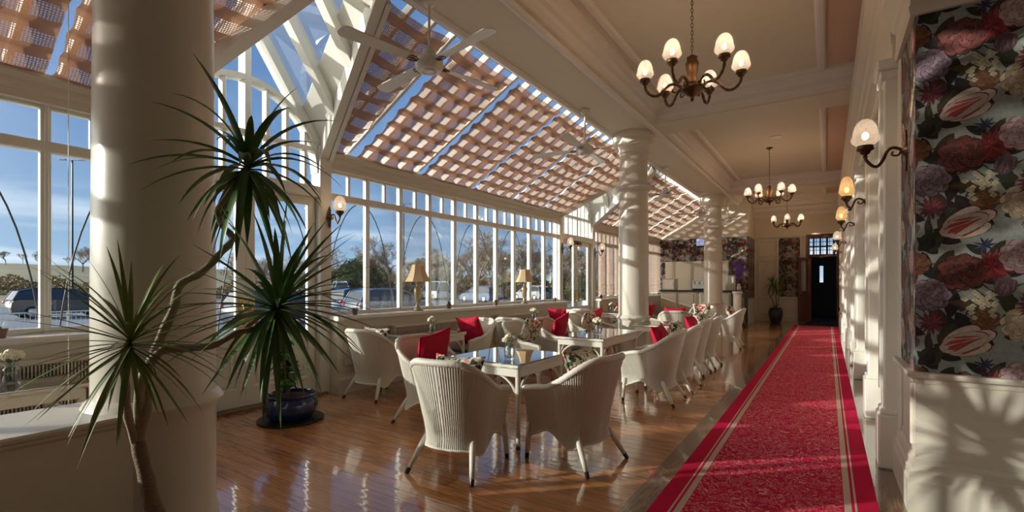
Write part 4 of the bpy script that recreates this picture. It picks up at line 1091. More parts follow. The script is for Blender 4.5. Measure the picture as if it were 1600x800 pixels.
# ---- sill lamps
def make_lamp():
    t = thing('table_lamp', '', 'table lamp')
    b = MB(); fl = lambda a, i: 1+(.05*cos(10*a) if 4 < i < 12 else 0)
    b.lathe([(.075,0),(.078,.02),(.06,.03),(.05,.05),(.03,.07),(.035,.09),(.022,.11),(.03,.13),(.045,.17),(.055,.24),(.062,.31),(.055,.35),(.03,.375),(.022,.39),(.03,.40),(.018,.42),(.015,.46),(.012,.5)], n=40, flute=fl); b.build('lamp_base', 'lampgold', t, smooth=True)
    p = MB(); p.lathe([(.085,-.0),(.085,.012)], n=24); p.build('plinth', 'charcoal', t)
    s = MB(); n = 8; prof = [(.205,.46),(.20,.47),(.165,.53),(.135,.60),(.115,.68),(.105,.73)]
    fl2 = lambda a, i: 1/(cos(((a+pi/n) % (2*pi/n))-pi/n))*.97
    s.lathe(prof, n=48, cap=False, flute=fl2); s.lathe([(r-.003,z) for r, z in prof], n=48, cap=False, flute=fl2)
    m = bpy.data.materials.get('silk_lamp_shade')
    s.build('lamp_shade', 'silk', t, smooth='auto')
    q = MB(); q.lathe([(.006,.5),(.006,.73),(.012,.74),(.014,.76),(.0,.78)], n=10)
    for a in (0, 2.09, 4.19): q.tube([(0,0,.728),(cos(a)*.10,sin(a)*.10,.728)], .003, 5)
    q.build('finial', 'brass', t, smooth='auto')
    return t
def silk():
    m = bpy.data.materials.new('silk_lamp_shade'); m.use_nodes = True; nt = m.node_tree; nt.nodes.clear(); o = N(nt, 'ShaderNodeOutputMaterial')
    d = N(nt, 'ShaderNodeBsdfDiffuse'); t = N(nt, 'ShaderNodeBsdfTranslucent'); x = N(nt, 'ShaderNodeMixShader'); x.inputs[0].default_value = .35
    ns = N(nt, 'ShaderNodeTexNoise'); ns.inputs['Scale'].default_value = 60; c_ = N(nt, 'ShaderNodeMixRGB'); c_.inputs[1].default_value = (.74,.56,.34,1); c_.inputs[2].default_value = (.85,.70,.48,1)
    nt.links.new(ns.outputs[0], c_.inputs[0]); nt.links.new(c_.outputs[0], d.inputs[0]); nt.links.new(c_.outputs[0], t.inputs[0])
    nt.links.new(d.outputs[0], x.inputs[1]); nt.links.new(t.outputs[0], x.inputs[2]); nt.links.new(x.outputs[0], o.inputs[0]); return m
M['silk'] = silk()
lamp0 = make_lamp()
place(lamp0, True, (-5.46, 5.62, SILL-.01), 0, 'table lamp with flared cream shade, nearer of the two on the window sill', 'sill table lamps')
place(lamp0, False, (-5.46, 8.85, SILL-.01), .3, 'table lamp with flared cream shade, farther of the two on the window sill', 'sill table lamps')

# ---- small succulents on the sill
def small_plant(label, loc, sd):
    t = thing('potted_succulent', label, 'potted plant', loc, 0, 'small potted plants on the sill'); rr = random.Random(sd)
    p = MB(); p.lathe([(.03,0),(.042,.06),(.045,.065),(.045,.075),(.038,.075),(.036,.06),(0,.058)], n=18, cap=False); p.build('pot', 'terracotta', t, smooth='auto')
    l = MB()
    for k in range(22):
        a = rr.uniform(0,6.28); L = rr.uniform(.05,.10); el = rr.uniform(.3,1.3)
        d = Vector((cos(a)*cos(el), sin(a)*cos(el), sin(el))); sd_ = Vector((-sin(a), cos(a), 0))
        l.grid(lambda u, v: Vector((0,0,.06))+d*L*v+sd_*(u-.5)*.022*sin(pi*(.1+.88*v))+Vector((0,0,-.02*v*v)), 2, 4)
    l.build('leaves', 'leafmid', t, smooth=True)
for i, (y, l) in enumerate(((.98,'at far left behind the dwarf wall'),(4.38,'beside the near door post'),(6.35,'to the right of the nearer lamp'),(7.75,'between the two sill lamps'),(10.2,'near the far gable doors'),(13.0,'below the first drawn blind'))):
    small_plant('small potted succulent on the window sill '+l, (-5.44, y, SILL-.01), i)

# ---- radiators
def radiator(y, L, label):
    t = thing('radiator', label, 'radiator', (-5.36, y, .3), 0, 'cream radiators under the windows')
    b = MB(); b.bbox((0,0,0),(.09,L,.03),.006); b.bbox((0,0,.5),(.10,L,.54),.008); b.bbox((0,0,0),(.09,.03,.52),.006); b.bbox((0,L-.03,0),(.09,L,.52),.006); b.bbox((.0,0,0),(.03,L,.5),.006); b.build('casing', 'cream', t)
    g = MB(); n = int(L/.022)
    for k in range(1, n): g.box((.045,k*L/n-.005,.03),(.08,k*L/n+.005,.5))
    g.build('grille', 'cream', t)
    k = MB(); k.box((.03,.03,.03),(.045,L-.03,.5)); k.build('back_panel', 'dgrille', t)
for y, L, l in ((.2,1.5,'cream slatted radiator behind the near dwarf wall'),(4.95,1.5,'cream slatted radiator under the nearer sill lamp'),(7.6,1.5,'cream slatted radiator under the farther sill lamp'),(13.4,1.5,'cream slatted radiator under the drawn blinds')): radiator(y, L, l)

# ================================================================== LAMPS
def shade_geo(t, x, y, z, s=1, m='shadeglass', power=CHANDELIER_W, name='lamp_shade', parent=None):
    b = MB()
    prof = [(.045,0),(.068,.012),(.088,.03),(.094,.04),(.094,.052),(.086,.06),(.084,.075),(.080,.10),(.068,.13),(.048,.155),(.022,.168),(.003,.171)]
    b.lathe([(r*s*(.82 if m == 'shadeamber' else .93), q*s*(1.32 if m == 'shadeamber' else 1.16)) for r, q in prof], (x,y,z), n=28, cap=False, flute=lambda a, i: 1+.012*cos(28*a/2)); sh = b.build(name, m, parent or t, smooth=True)
    u = MB(); u.blob((x,y,z+.075*s), .022*s, jit=0, nu=12, nv=8, sq=(1,1,1.4)); u.build('bulb', 'bulb', sh if (parent is None or parent.parent is None) else parent, smooth=True)
    return Vector((x,y,z+.09*s))
def point(name, loc, W_, col=(1,.78,.56), r=.018):
    l = bpy.data.objects.new(name, bpy.data.lights.new(name, 'POINT')); COL.objects.link(l); l.location = loc; l.data.energy = W_; l.data.color = col; l.data.shadow_soft_size = r; return l
def cup(b, x, y, z, s=1):
    b.lathe([(.008,-.075*s),(.016,-.07*s),(.012,-.055*s),(.028,-.045*s),(.036,-.025*s),(.052,-.018*s),(.055,-.008*s),(.048,.004*s),(.052,.012*s),(.0,.012*s)], (x,y,z), n=20, cap=False)
def chandelier(x, y, label, rot):
    zh = 3.43; t = thing('chandelier', label, 'chandelier', (x, y, 0), rot, 'six-arm bronze chandeliers')
    h = MB(); h.lathe([(0,zh-.14),(.012,zh-.13),(.02,zh-.11),(.012,zh-.095),(.035,zh-.08),(.07,zh-.055),(.11,zh-.03),(.125,zh-.01),(.115,zh+.01),(.08,zh+.03),(.05,zh+.045),(.035,zh+.07),(.05,zh+.10),(.04,zh+.12),(.055,zh+.2),(.062,zh+.25),(.045,zh+.29),(.055,zh+.31),(.03,zh+.325),(.012,zh+.34),(.0,zh+.35)], n=28, cap=False, flute=lambda a, i: 1+(.06*cos(12*a) if 4 < i < 17 else 0)); h.build('hub', 'bronze', t, smooth=True)
    c_ = MB(); z = zh+.35; k = 0
    while z < ZC-.05:
        pts = []; 
        for i in range(10):
            a = 2*pi*i/10; u, v = .011*cos(a), .024*sin(a); pts.append((u, 0, z+v+.02) if k % 2 else (0, u, z+v+.02))
        c_.tube(pts, .0032, 5, closed=True); z += .038; k += 1
    c_.build('chain', 'bronze', t, smooth=True)
    r = MB(); r.lathe([(.0,ZC-.05),(.02,ZC-.045),(.03,ZC-.03),(.07,ZC-.015),(.075,ZC)], n=24, cap=False); r.build('ceiling_rose', 'bronze', t, smooth='auto')
    for k in range(6):
        a = k*pi/3; ca, sa = cos(a), sin(a); RR = .46; zt = zh+.12
        arm = MB(); pl2 = [(.09,-.0),(.14,.045),(.20,.055),(.26,.02),(.31,-.035),(.36,-.05),(.41,-.03),(.45,.02),(.46,.06)]
        L = spline([(r_*ca, r_*sa, zh+dz) for r_, dz in pl2], 4); arm.tube(L, [.013+.004*sin(i*.8)**2 for i in range(len(L))], 8)
        L = spline([(r_*ca, r_*sa, zh+dz) for r_, dz in ((.12,.0),(.15,-.03),(.19,-.02),(.18,.01))], 4); arm.tube(L, .008, 6)
        cup(arm, RR*ca, RR*sa, zt); ao = arm.build('arm', 'bronze', t, smooth=True)
        sh = MB()
        q = shade_geo(t, RR*ca, RR*sa, zt+.012, 1.0, parent=None)
        w = Matrix.Rotation(rot, 4, 'Z') @ q + Vector((x, y, 0)); point('chandelier_light', w, CHANDELIER_W)
    return t
chandelier(-1.15, 5.1, 'six-arm bronze chandelier hanging nearest, on a long chain', .35)
chandelier(-1.15, 12.9, 'six-arm bronze chandelier, the middle one of three down the corridor', .1)
chandelier(-1.15, 18.85, 'six-arm bronze chandelier farthest down the corridor near the dark door', .6)

def sconce(loc, rz, label, m, grp, pw=SCONCE_W, s=1.0, reach=.22):      # arm goes along local +Y
    t = thing('wall_sconce', label, 'wall lamp', loc, rz, grp)
    b = MB(); T = Matrix.Rotation(-pi/2, 4, 'X'); b.lathe([(.035*s,0),(.045*s,.005),(.03*s,.02),(.012*s,.035),(.0,.04)], n=20, T=T, cap=False)
    b.prism([(-.018*s,0,-.10*s),(0,0,-.14*s),(.018*s,0,-.10*s),(.026*s,0,0),(.018*s,0,.10*s),(0,0,.15*s),(-.018*s,0,.10*s),(-.026*s,0,0)], (0,.012,0)); b.build('backplate', 'bronze', t, smooth='auto')
    a = MB(); L = spline([(0,.01,0),(0,.07*s,.035*s),(0,.11*s,.02*s),(0,.14*s,-.05*s),(0,.17*s,-.085*s),(0,reach*s,-.075*s),(0,(reach+.035)*s,-.03*s),(0,(reach+.04)*s,.01*s)], 5)
    a.tube(L, [.011*s]*len(L), 8); L = spline([(0,.03*s,.02*s),(0,.05*s,-.02*s),(0,.085*s,-.015*s),(0,.08*s,.01*s)], 4); a.tube(L, .007*s, 6)
    cup(a, 0, (reach+.04)*s, .06*s, s); a.build('arm', 'bronze', t, smooth=True)
    q = shade_geo(t, 0, (reach+.04)*s, .07*s, s, m)
    w = Matrix.Rotation(rz, 4, 'Z') @ q + Vector(loc); point('sconce_light', w, pw)
sconce((.47, 4.36, 2.38), pi/2, 'bronze wall lamp with frosted shade on the wallpapered corner', 'shadeglass', 'corridor wall lamps', reach=.20)
sconce((.37, 6.62, 2.36), pi/2, 'bronze wall lamp with amber shade on the first pilaster past the wallpapered corner', 'shadeamber', 'corridor wall lamps', reach=.15)
sconce((.37, 9.12, 2.36), pi/2, 'bronze wall lamp with amber shade on the next pilaster along the corridor', 'shadeamber', 'corridor wall lamps', reach=.15)
sconce((.37, 13.1, 2.36), pi/2, 'small bronze wall lamp with pale shade farther down the corridor', 'shadeglass', 'corridor wall lamps', reach=.15)
sconce((.37, 17.1, 2.36), pi/2, 'bronze wall lamp farthest down the corridor by the dark door', 'shadeglass', 'corridor wall lamps', reach=.15)
sconce((-5.52, 4.03, 2.32), -pi/2, 'bronze wall lamp on the white post right of the near glazed doors', 'shadeglass', 'window post lamps', reach=.18)
sconce((-5.52, 10.75, 2.32), -pi/2, 'bronze wall lamp on the post left of the far glazed doors', 'shadeglass', 'window post lamps', reach=.18)
sconce((-5.52, 12.76, 2.32), -pi/2, 'bronze wall lamp on the post between far glazed doors and drawn blind', 'shadeglass', 'window post lamps', reach=.18)

# ---- ceiling fans
def make_fan():
    t = thing('ceiling_fan', '', 'ceiling fan'); zc = 0
    c_ = MB(); c_.lathe([(.0,0),(.075,0),(.075,-.03),(.06,-.06),(.02,-.075),(.0,-.075)], n=24, cap=False); c_.build('ceiling_canopy', 'fanwhite', t, smooth='auto')
    r = MB(); r.tube([(0,0,-.06),(0,0,-.55)], .013, 10); r.build('down_rod', 'fanwhite', t, smooth='auto')
    m = MB(); m.lathe([(.03,-.50),(.06,-.52),(.075,-.57),(.085,-.60),(.12,-.61),(.14,-.625),(.145,-.66),(.14,-.70),(.12,-.725),(.075,-.735),(.07,-.728),(.055,-.728),(.05,-.74),(0,-.742)], n=36, cap=False); mo = m.build('motor_housing', 'fanwhite', t, smooth='auto')
    g = MB(); g.lathe([(.086,-.598),(.09,-.602),(.09,-.608),(.086,-.61)], n=36); g.build('gold_ring', 'brass', mo)
    for k in range(4):
        a = k*pi/2; T = Matrix.Rotation(a, 4, 'Z') @ Matrix.Translation((0,0,-.665)) @ Matrix.Rotation(R(10), 4, 'X')
        ir = MB(); 
        for s_ in (-1,1): ir.tube([T@Vector((.135,.01*s_,0)), T@Vector((.17,.035*s_,0)), T@Vector((.22,.04*s_,.002)), T@Vector((.245,.02*s_,.004))], .006, 6)
        ir.tube([T@Vector((.13,0,0)), T@Vector((.25,0,.004))], .008, 6); io = ir.build('blade_iron', 'bronze', t, smooth=True)
        b = MB(); out = []
        for i in range(8): q = i/7; out.append((.22+.66*q, -.055-.025*q))
        for i in range(1, 12): an = -pi/2+pi*i/12; out.append((.88+.07*cos(an), .080*sin(an)))
        for i in range(8): q = 1-i/7; out.append((.22+.66*q, .055+.025*q))
        b.prism([T@Vector((x,y,.004)) for x, y in out], T.to_3x3()@Vector((0,0,.008))); b.build('blade', 'fanwhite', t)
    return t
fan0 = make_fan()
FN = [(-3.36, 3.62, R(-12), 'nearest white four-blade ceiling fan beside the open gable'), (-3.36, 7.35, R(5), 'white ceiling fan just before the second column'),
      (-3.36, 12.1, R(30), 'white ceiling fan first beyond the second column'), (-3.36, 16.0, R(10), 'white ceiling fan just left of the third column'),
      (-2.9, 18.2, R(25), 'white ceiling fan farthest away, right of the third column')]
for i, (x, y, a, l) in enumerate(FN): place(fan0, i == 0, (x, y, ZT-.01), a, l, 'white ceiling fans')

# ================================================================== PLANTS
def rosette(c, n, L, w, sd, updir=(0,0,1), elmin=-.5, elmax=1.45, dr=(.09,.2)):
    mb = MB(); rr = random.Random(sd); up = Vector(updir).normalized(); q = up.to_track_quat('Z', 'Y'); c = Vector(c)
    for k in range(n):
        a = k*2.399+rr.uniform(-.25,.25); f = (k+.5)/n; el = elmax+(elmin-elmax)*f+rr.uniform(-.15,.15); ln = L*rr.uniform(.72,1.12)
        d = q @ Vector((cos(a)*cos(el), sin(a)*cos(el), sin(el))); side = d.cross(Vector((0,0,1)));
        if side.length < .05: side = Vector((1,0,0))
        side.normalize(); p = c+up*(.05*(1-f)-.03); pts = [p.copy()]; dd = d.copy(); ns_ = 9; droop = rr.uniform(*dr)
        for i in range(ns_): p = p+dd*(ln/ns_); dd = (dd+Vector((0,0,-droop))).normalized(); pts.append(p.copy())
        vs = []; fs = []
        for i, p_ in enumerate(pts):
            t = i/ns_; ww = w*(.45+.55*min(1,t*4))*(1-t**2.6)*.5+.0004; nn = side.cross((pts[min(i+1,ns_)]-pts[max(i-1,0)]).normalized())
            vs += [p_-side*ww, p_-nn*ww*.35, p_+side*ww]
        for i in range(ns_): fs += [(3*i,3*i+1,3*i+4,3*i+3),(3*i+1,3*i+2,3*i+5,3*i+4)]
        mb.add(vs, fs)
    return mb
t = thing('dracaena_plant', 'tall dracaena with three spiky crowns on bent stems in front of the near column', 'potted plant', (-2.30, .92, 0))
O = t.location.copy()
def loc_(px, py, D): return unproj(px, py, D)-O
def trunk(pts, r0, r1, name='stem', m='stembark'):
    L = spline(pts, 6); mb = MB(); n = len(L); mb.tube(L, [r0+(r1-r0)*i/(n-1)+.0015*sin(i*1.3) for i in range(n)], 9); return mb.build(name, m, t, smooth=True)
base = loc_(243, 800, 2.0)
trunk([Vector((0,0,.36)), base, loc_(228,745,2.0), loc_(215,688,2.0)], .034, .026, 'trunk', 'bark')
trunk([loc_(215,692,2.0), loc_(228,640,2.0), loc_(228,590,2.02), loc_(250,530,2.04), loc_(272,480,2.08), loc_(281,445,2.12), loc_(315,425,2.16), loc_(345,395,2.2), loc_(363,372,2.25), loc_(346,350,2.28), loc_(342,325,2.3), loc_(372,285,2.3), loc_(388,264,2.3)], .021, .012)
trunk([loc_(215,692,2.0), loc_(217,630,1.98), loc_(222,590,1.97), loc_(248,552,2.0), loc_(275,545,2.05), loc_(330,540,2.1), loc_(370,520,2.15), loc_(405,512,2.2), loc_(432,485,2.2)], .020, .013)
trunk([loc_(213,695,2.0), loc_(200,650,1.93), loc_(196,600,1.88), loc_(192,560,1.84), loc_(204,528,1.82)], .016, .012)
for cc_, n_, L_, w_, sd_, up_ in (((388,262,2.3),52,.46,.042,1,(.1,0,1)), ((432,480,2.2),84,.50,.034,2,(.5,.35,.7)), ((204,535,1.82),74,.40,.017,3,(-.05,0,1))):
    rosette(loc_(*cc_), n_, L_, w_, sd_, up_, elmin=-1.0, elmax=1.25 if sd_ == 1 else 1.3, dr=(.10,.22) if sd_ == 1 else (.03,.12)).build('leaf_crown', 'leafsunlit' if sd_ == 3 else 'leafdark', t, smooth=True)
p = MB(); p.lathe([(.15,0),(.19,.12),(.215,.28),(.225,.36),(.215,.375),(.2,.36),(.19,.33),(0,.33)], n=36, cap=False); p.build('pot', 'navyglaze', t, smooth='auto')
p = MB(); p.lathe([(.19,.335),(.12,.345),(0,.35)], n=24, cap=False); p.build('soil', 'soil', t)

t = thing('potted_ficus', 'leafy green plant in a wide dark blue glazed pot by the glass doors', 'potted plant', (-4.78, 3.02, 0))
p = MB(); p.lathe([(.17,0),(.20,.02),(.245,.08),(.27,.15),(.265,.21),(.235,.25),(.25,.265),(.255,.28),(.24,.285),(.225,.265),(.22,.24),(0,.24)], n=44, cap=False); p.build('pot', 'navyglaze', t, smooth='auto')
p = MB(); p.lathe([(.31,0),(.33,.012),(.33,.025),(0,.02)], n=36, cap=False); p.build('saucer', 'black', t, smooth='auto')
p = MB(); p.lathe([(.225,.25),(.1,.26),(0,.262)], n=24, cap=False); p.build('soil', 'soil', t)
rr = random.Random(11); st = MB(); lv = MB()
for k in range(9):
    a = rr.uniform(0,6.28); ht = rr.uniform(.7,1.15); sp_ = rr.uniform(.1,.38)
    L = spline([(cos(a)*.04,sin(a)*.04,.25),(cos(a)*sp_*.4,sin(a)*sp_*.4,.25+ht*.4),(cos(a+.3)*sp_*.9,sin(a+.3)*sp_*.9,.25+ht*.75),(cos(a+.2)*sp_*1.2,sin(a+.2)*sp_*1.2,.2+ht)], 6); st.tube(L, .008, 6)
    for j in range(3, len(L)):
        for q in range(2):
            an = rr.uniform(0,6.28); el = rr.uniform(-.5,.6); d = Vector((cos(an)*cos(el), sin(an)*cos(el), sin(el))); s_ = d.cross(Vector((0,0,1))).normalized(); ln = rr.uniform(.09,.15); p0 = L[j]
            lv.grid(lambda u, v: p0+d*(.02+ln*v)+s_*(u-.5)*ln*.6*sin(pi*min(1,v*.97+.02))**.7+Vector((0,0,-.04*v*v-.012*abs(u-.5))), 2, 5)
st.build('stems', 'bark', t, smooth=True); lv.build('leaves', 'leafmid', t, smooth=True)

t = thing('dracaena_plant', 'dracaena in a dark glazed pot standing against the far panelled wall', 'potted plant', (-1.62, 20.45, 0))
p = MB(); p.lathe([(.14,0),(.18,.05),(.23,.25),(.24,.42),(.20,.5),(.22,.53),(.2,.53),(.18,.48),(0,.48)], n=30, cap=False); p.build('pot', 'charcoal', t, smooth='auto')
for pts, sd_ in (([(0,0,.45),(-.1,0,.8),(-.22,0,1.1),(-.12,0,1.45)],4),([(0,0,.45),(.1,.05,.9),(.18,0,1.4),(.32,0,1.72)],5),([(0,0,.45),(.02,0,.9),(0,0,1.25)],6)):
    mb = MB(); L = spline(pts, 5); mb.tube(L, .018, 6); mb.build('stem', 'bark', t, smooth=True)
    rosette(pts[-1], 40, .42, .035, sd_, elmin=-.7).build('leaf_crown', 'leafdark', t, smooth=True)
rosette((0,0,.5), 30, .36, .05, 9, elmin=-.3, elmax=.9).build('ground_leaves', 'leafmid', t, smooth=True)

# ================================================================== BAR END
t = thing('bar_counter', 'bar counter with dark top and bright panelled front below the floral wallpaper', 'counter', (0,0,0))
b = MB(); b.box((-5.1,17.75,0),(-2.75,18.35,1.16)); b.build('body', 'cream', t)
b = MB(); b.bbox((-5.15,17.65,1.16),(-2.70,18.4,1.21),.01); b.build('worktop', 'charcoal', t)
for k in range(4): b = MB(); b.bbox((-5.05+k*.58,17.72,.12),(-4.53+k*.58,17.75,1.1),.01); b.build('mirrored_panel', 'barpanel', t)
def app(name, a, c_, m, label, cat, extra=None):
    t = thing(name, label, cat); b = MB(); b.bbox(a, c_, .012); b.build('body', m, t)
    if extra: extra(t, a, c_)
    return t
def ex_door(t, a, c_):
    b = MB(); b.bbox((a[0]+.02,a[1]-.02,a[2]+.04),(c_[0]-.02,a[1],c_[2]-.03),.008); d = b.build('door', 'white', t); h = MB(); h.tube([(c_[0]-.06,a[1]-.04,a[2]+.12),(c_[0]-.06,a[1]-.04,c_[2]-.12)], .008, 6); h.build('handle', 'steel', d)
def ex_coffee(t, a, c_):
    b = MB()
    for k in range(3): x = a[0]+(c_[0]-a[0])*(k+.5)/3; b.tube([(x,a[1]-.01,a[2]+.3),(x,a[1]-.1,a[2]+.28)], .02, 8); b.lathe([(.03,a[2]+.2),(.035,a[2]+.24)], (x,a[1]-.07,0), n=12)
    b.build('brew_head', 'chrome', t, smooth='auto'); b = MB(); b.bbox((a[0]+.05,a[1]-.15,a[2]),(c_[0]-.05,a[1]+.01,a[2]+.06),.01); b.build('drip_tray', 'black', t)
    b = MB()
    for k in range(5): b.lathe([(.022,c_[2]),(.035,c_[2]+.07),(.03,c_[2]+.07),(.018,c_[2]+.01)], (a[0]+.08+k*.09,a[1]+.12,0), n=12)
    b.build('stacked_cups', 'white', t, smooth='auto')
app('ice_machine', (-5.08,17.85,1.21), (-4.62,18.3,1.62), 'steel', 'white boxy appliance at the left end of the bar counter', 'appliance', ex_door)
app('coffee_machine', (-4.05,17.95,1.21), (-3.55,18.3,1.56), 'chrome', 'chrome coffee machine on the bar counter left of the third column', 'coffee machine', ex_coffee)
app('coffee_grinder', (-3.4,17.95,1.21), (-3.2,18.2,1.60), 'steel', 'tall steel grinder on the bar counter behind the third column', 'grinder')
app('drinks_fridge', (-3.05,18.6,0), (-2.72,19.1,1.75), 'steel', 'steel cabinet at the back right of the bar', 'fridge', ex_door)
t = thing('display_cabinet', 'glass display cabinet at the right end of the bar', 'display cabinet', (-2.68,17.5,0))
b = MB(); b.bbox((0,0,0),(.42,.6,.12),.01); b.bbox((0,0,1.16),(.42,.6,1.22),.01)
for x, y in ((0,0),(.39,0),(0,.57),(.39,.57)): b.bbox((x,y,.1),(x+.03,y+.03,1.18),.005)
b.build('frame', 'charcoal', t); b = MB(); b.box((.02,.01,.12),(.4,.015,1.16)); b.box((.405,.02,.12),(.41,.58,1.16)); b.build('glass', 'mirrorpane', t)
for z in (.4,.75): b = MB(); b.box((.03,.03,z),(.39,.57,z+.012)); b.build('shelf', 'jar', t)
b = MB(); b.lathe([(.15,0),(.15,.08),(.12,.12),(.12,1.1),(.15,1.14),(.15,1.2)], n=28); tag(b.build('newel_post', 'column', loc=(-2.42+.0,16.9,0), smooth='auto'), 'short round cream post beside the display cabinet', 'post')
t = thing('flower_vase', 'vase of purple orchids at the right end of the bar', 'vase', (-2.5, 17.8, 1.222))
b = MB(); b.lathe([(.05,0),(.07,.08),(.04,.18),(.045,.22)], n=20); b.build('vase', 'white', t, smooth='auto')
b = MB(); f = MB(); rr = random.Random(8)
for k in range(6):
    a = k*1.05; L = spline([(0,0,.2),(cos(a)*.06,sin(a)*.06,.5),(cos(a)*.14,sin(a)*.14,.75+.05*k)], 5); b.tube(L, .005, 5)
    for j in range(4, len(L)):
        for q in range(3): f.blob(L[j]+Vector((rr.uniform(-.05,.05),rr.uniform(-.05,.05),rr.uniform(-.03,.03))), .03, jit=.4, seed=j+q, nu=6, nv=4)
b.build('stems', 'leafmid', t); f.build('blossoms', 'purple', t, smooth=True)
t = thing('wall_screen', 'small bluish screen high on the floral wall left of the third column', 'screen', (-4.18, YB-.06, 2.86))
b = MB(); b.bbox((0,0,0),(.52,.05,.30),.008); b.build('bezel', 'black', t); b = MB()
b.box((.02,-.004,.02),(.50,0,.28)); b.build('display', 'screen', t); b = MB()
for k in range(3): b.box((.03,-.008,.06+k*.08),(.49,-.004,.085+k*.08))
b.build('slat', 'white', t)
# back-bar low wall panel between papers
b = MB(); b.bbox((-5.3,YB-.03,1.2),(-3.05,YB,2.28),.01); struct(b.build('trim_20', 'cream'))

# near-left hanging cord
b = MB(); b.tube([(-4.0,1.02,3.9),(-4.0,1.02,.55)], .0022, 6)
for k in range(60): b.blob((-4.0,1.02,.6+k*.055), .0045, jit=0, nu=5, nv=4)
tag(b.build('blind_cord', 'white', smooth=True), 'thin beaded blind cord hanging in front of the far left window', 'cord')

# ================================================================== OUTSIDE
b = MB(); b.box((-60,-40,-.5),(-5.9,80,-.3)); struct(b.build('ground', 'asphalt'))
b = MB(); b.box((-13,-14,-.3),(-5.9,30,-.26)); struct(b.build('ground', 'bounce_strip'))  # unseen pale strip below the sills, added to bounce daylight onto the ceiling
def hill(u, v):
    y = -120+420*u; x = -58-260*v; z = -.3+ (1.2+14*v)*smoothstep(v*3)*(.55+.45*noise.noise(Vector((y*.011, v*2, 0))))+ .8*noise.noise(Vector((y*.05,x*.05,1)))*min(1,v*6)
    return Vector((x, y, z))
b = MB(); b.grid(hill, 70, 30); struct(b.build('ground', 'grass', smooth=True))
b = MB(); b.box((-75,80,-.5),(-5.9,260,-.3)); b.box((-5.9,26,-.5),(60,260,-.3)); struct(b.build('ground', 'grass'))

def tree_mesh(sd, h, depth=6, spread=.55, ever=False):
    rr = random.Random(sd); mb = MB()
    def br(p, d, L, r, dep):
        q = p+d*L; n = 4 if dep > 3 else 3
        mid = p.lerp(q,.5)+Vector((rr.uniform(-1,1),rr.uniform(-1,1),0))*L*.05
        r = max(r, .016); mb.tube([p, mid, q], [r, r*.85, r*.7], n)
        if dep == 0: return
        for k in range(3 if dep > 1 else 4):
            ax = Vector((rr.uniform(-1,1), rr.uniform(-1,1), rr.uniform(-.2,.9))).normalized(); nd = (d*(1-spread*rr.uniform(.6,1.2))+ax*spread*1.3+Vector((0,0,.12))).normalized()
            br(p.lerp(q, rr.uniform(.6,1)), nd, L*rr.uniform(.62,.82), r*.6, dep-1)
    br(Vector((0,0,0)), Vector((0,0,1)), h*.26, h*.018, depth)
    return mb
protos = []
for i, (h, d) in enumerate(((10,6),(9,6),(11,6),(7,5))):
    mb = tree_mesh(20+i, h, d); o = mb.build('bare_tree', 'twig'); protos.append(o)
rt = random.Random(4); usedp = [False]*4
tw = []
for k in range(54):
    px = 385+k*10.5+rt.uniform(-6,6); D = rt.uniform(48,85)
    tw.append((px, D, rt.uniform(.75,1.15)*(1.0 if px > 520 else .75)))
for k in range(12): tw.append((rt.uniform(-20,150), rt.uniform(110,160), rt.uniform(.6,.9)))
for px, D, s in tw:
    i = rt.randrange(4); w = unproj(px, 443, D); w.z = -.5
    if w.x < -60:
        v = (-58-w.x)/260; w.z = hill((w.y+120)/420, max(0,v)).z-.3
    o = protos[i] if not usedp[i] else protos[i].copy()
    if usedp[i]: COL.objects.link(o)
    usedp[i] = True; o.location = w; o.rotation_euler = (0,0,rt.uniform(0,6)); o.scale = (s,)*3
    tag(o, 'bare winter tree beyond the car park', 'tree', 'bare winter trees beyond the car park')
for i in range(4):
    if not usedp[i]: bpy.data.objects.remove(protos[i])
def clump(sd, r, h, n):
    rr = random.Random(sd); mb = MB()
    for k in range(n):
        a = rr.uniform(0,6.28); b_ = rr.uniform(0,1); q = r*sqrt(rr.random()); z = h*rr.random()*(1-(q/r)**2*.6); c_ = Vector((cos(a)*q, sin(a)*q, z)); s_ = rr.uniform(.06,.16)*(h/4)**.5
        d = Vector((rr.uniform(-1,1),rr.uniform(-1,1),rr.uniform(-.6,1))).normalized(); e_ = d.orthogonal().normalized(); mb.add([c_+d*s_, c_-d*s_*.5+e_*s_*.6, c_-d*s_*.5-e_*s_*.6], [(0,1,2)])
    return mb
eg = clump(1, 2.2, 4.5, 11000).build('evergreen_shrub', 'ever'); 
spots = [(550,52,1.3),(566,56,1.5),(600,60,1.2),(645,58,.9),(690,62,1.1),(745,60,.9),(790,66,1.0),(845,58,.8),(905,50,.9),(470,62,1.0),(520,57,1.0),(880,70,1.2)]
for i, (px, D, s) in enumerate(spots):
    o = eg if i == 0 else eg.copy()
    if i: COL.objects.link(o)
    w = unproj(px, 443, D); w.z = -.5; o.location = w; o.scale = (s*.75,s*.75,s*.8); o.rotation_euler = (0,0,i)
    tag(o, 'dense dark evergreen shrub among the bare trees beyond the car park', 'shrub', 'evergreens beyond the car park')
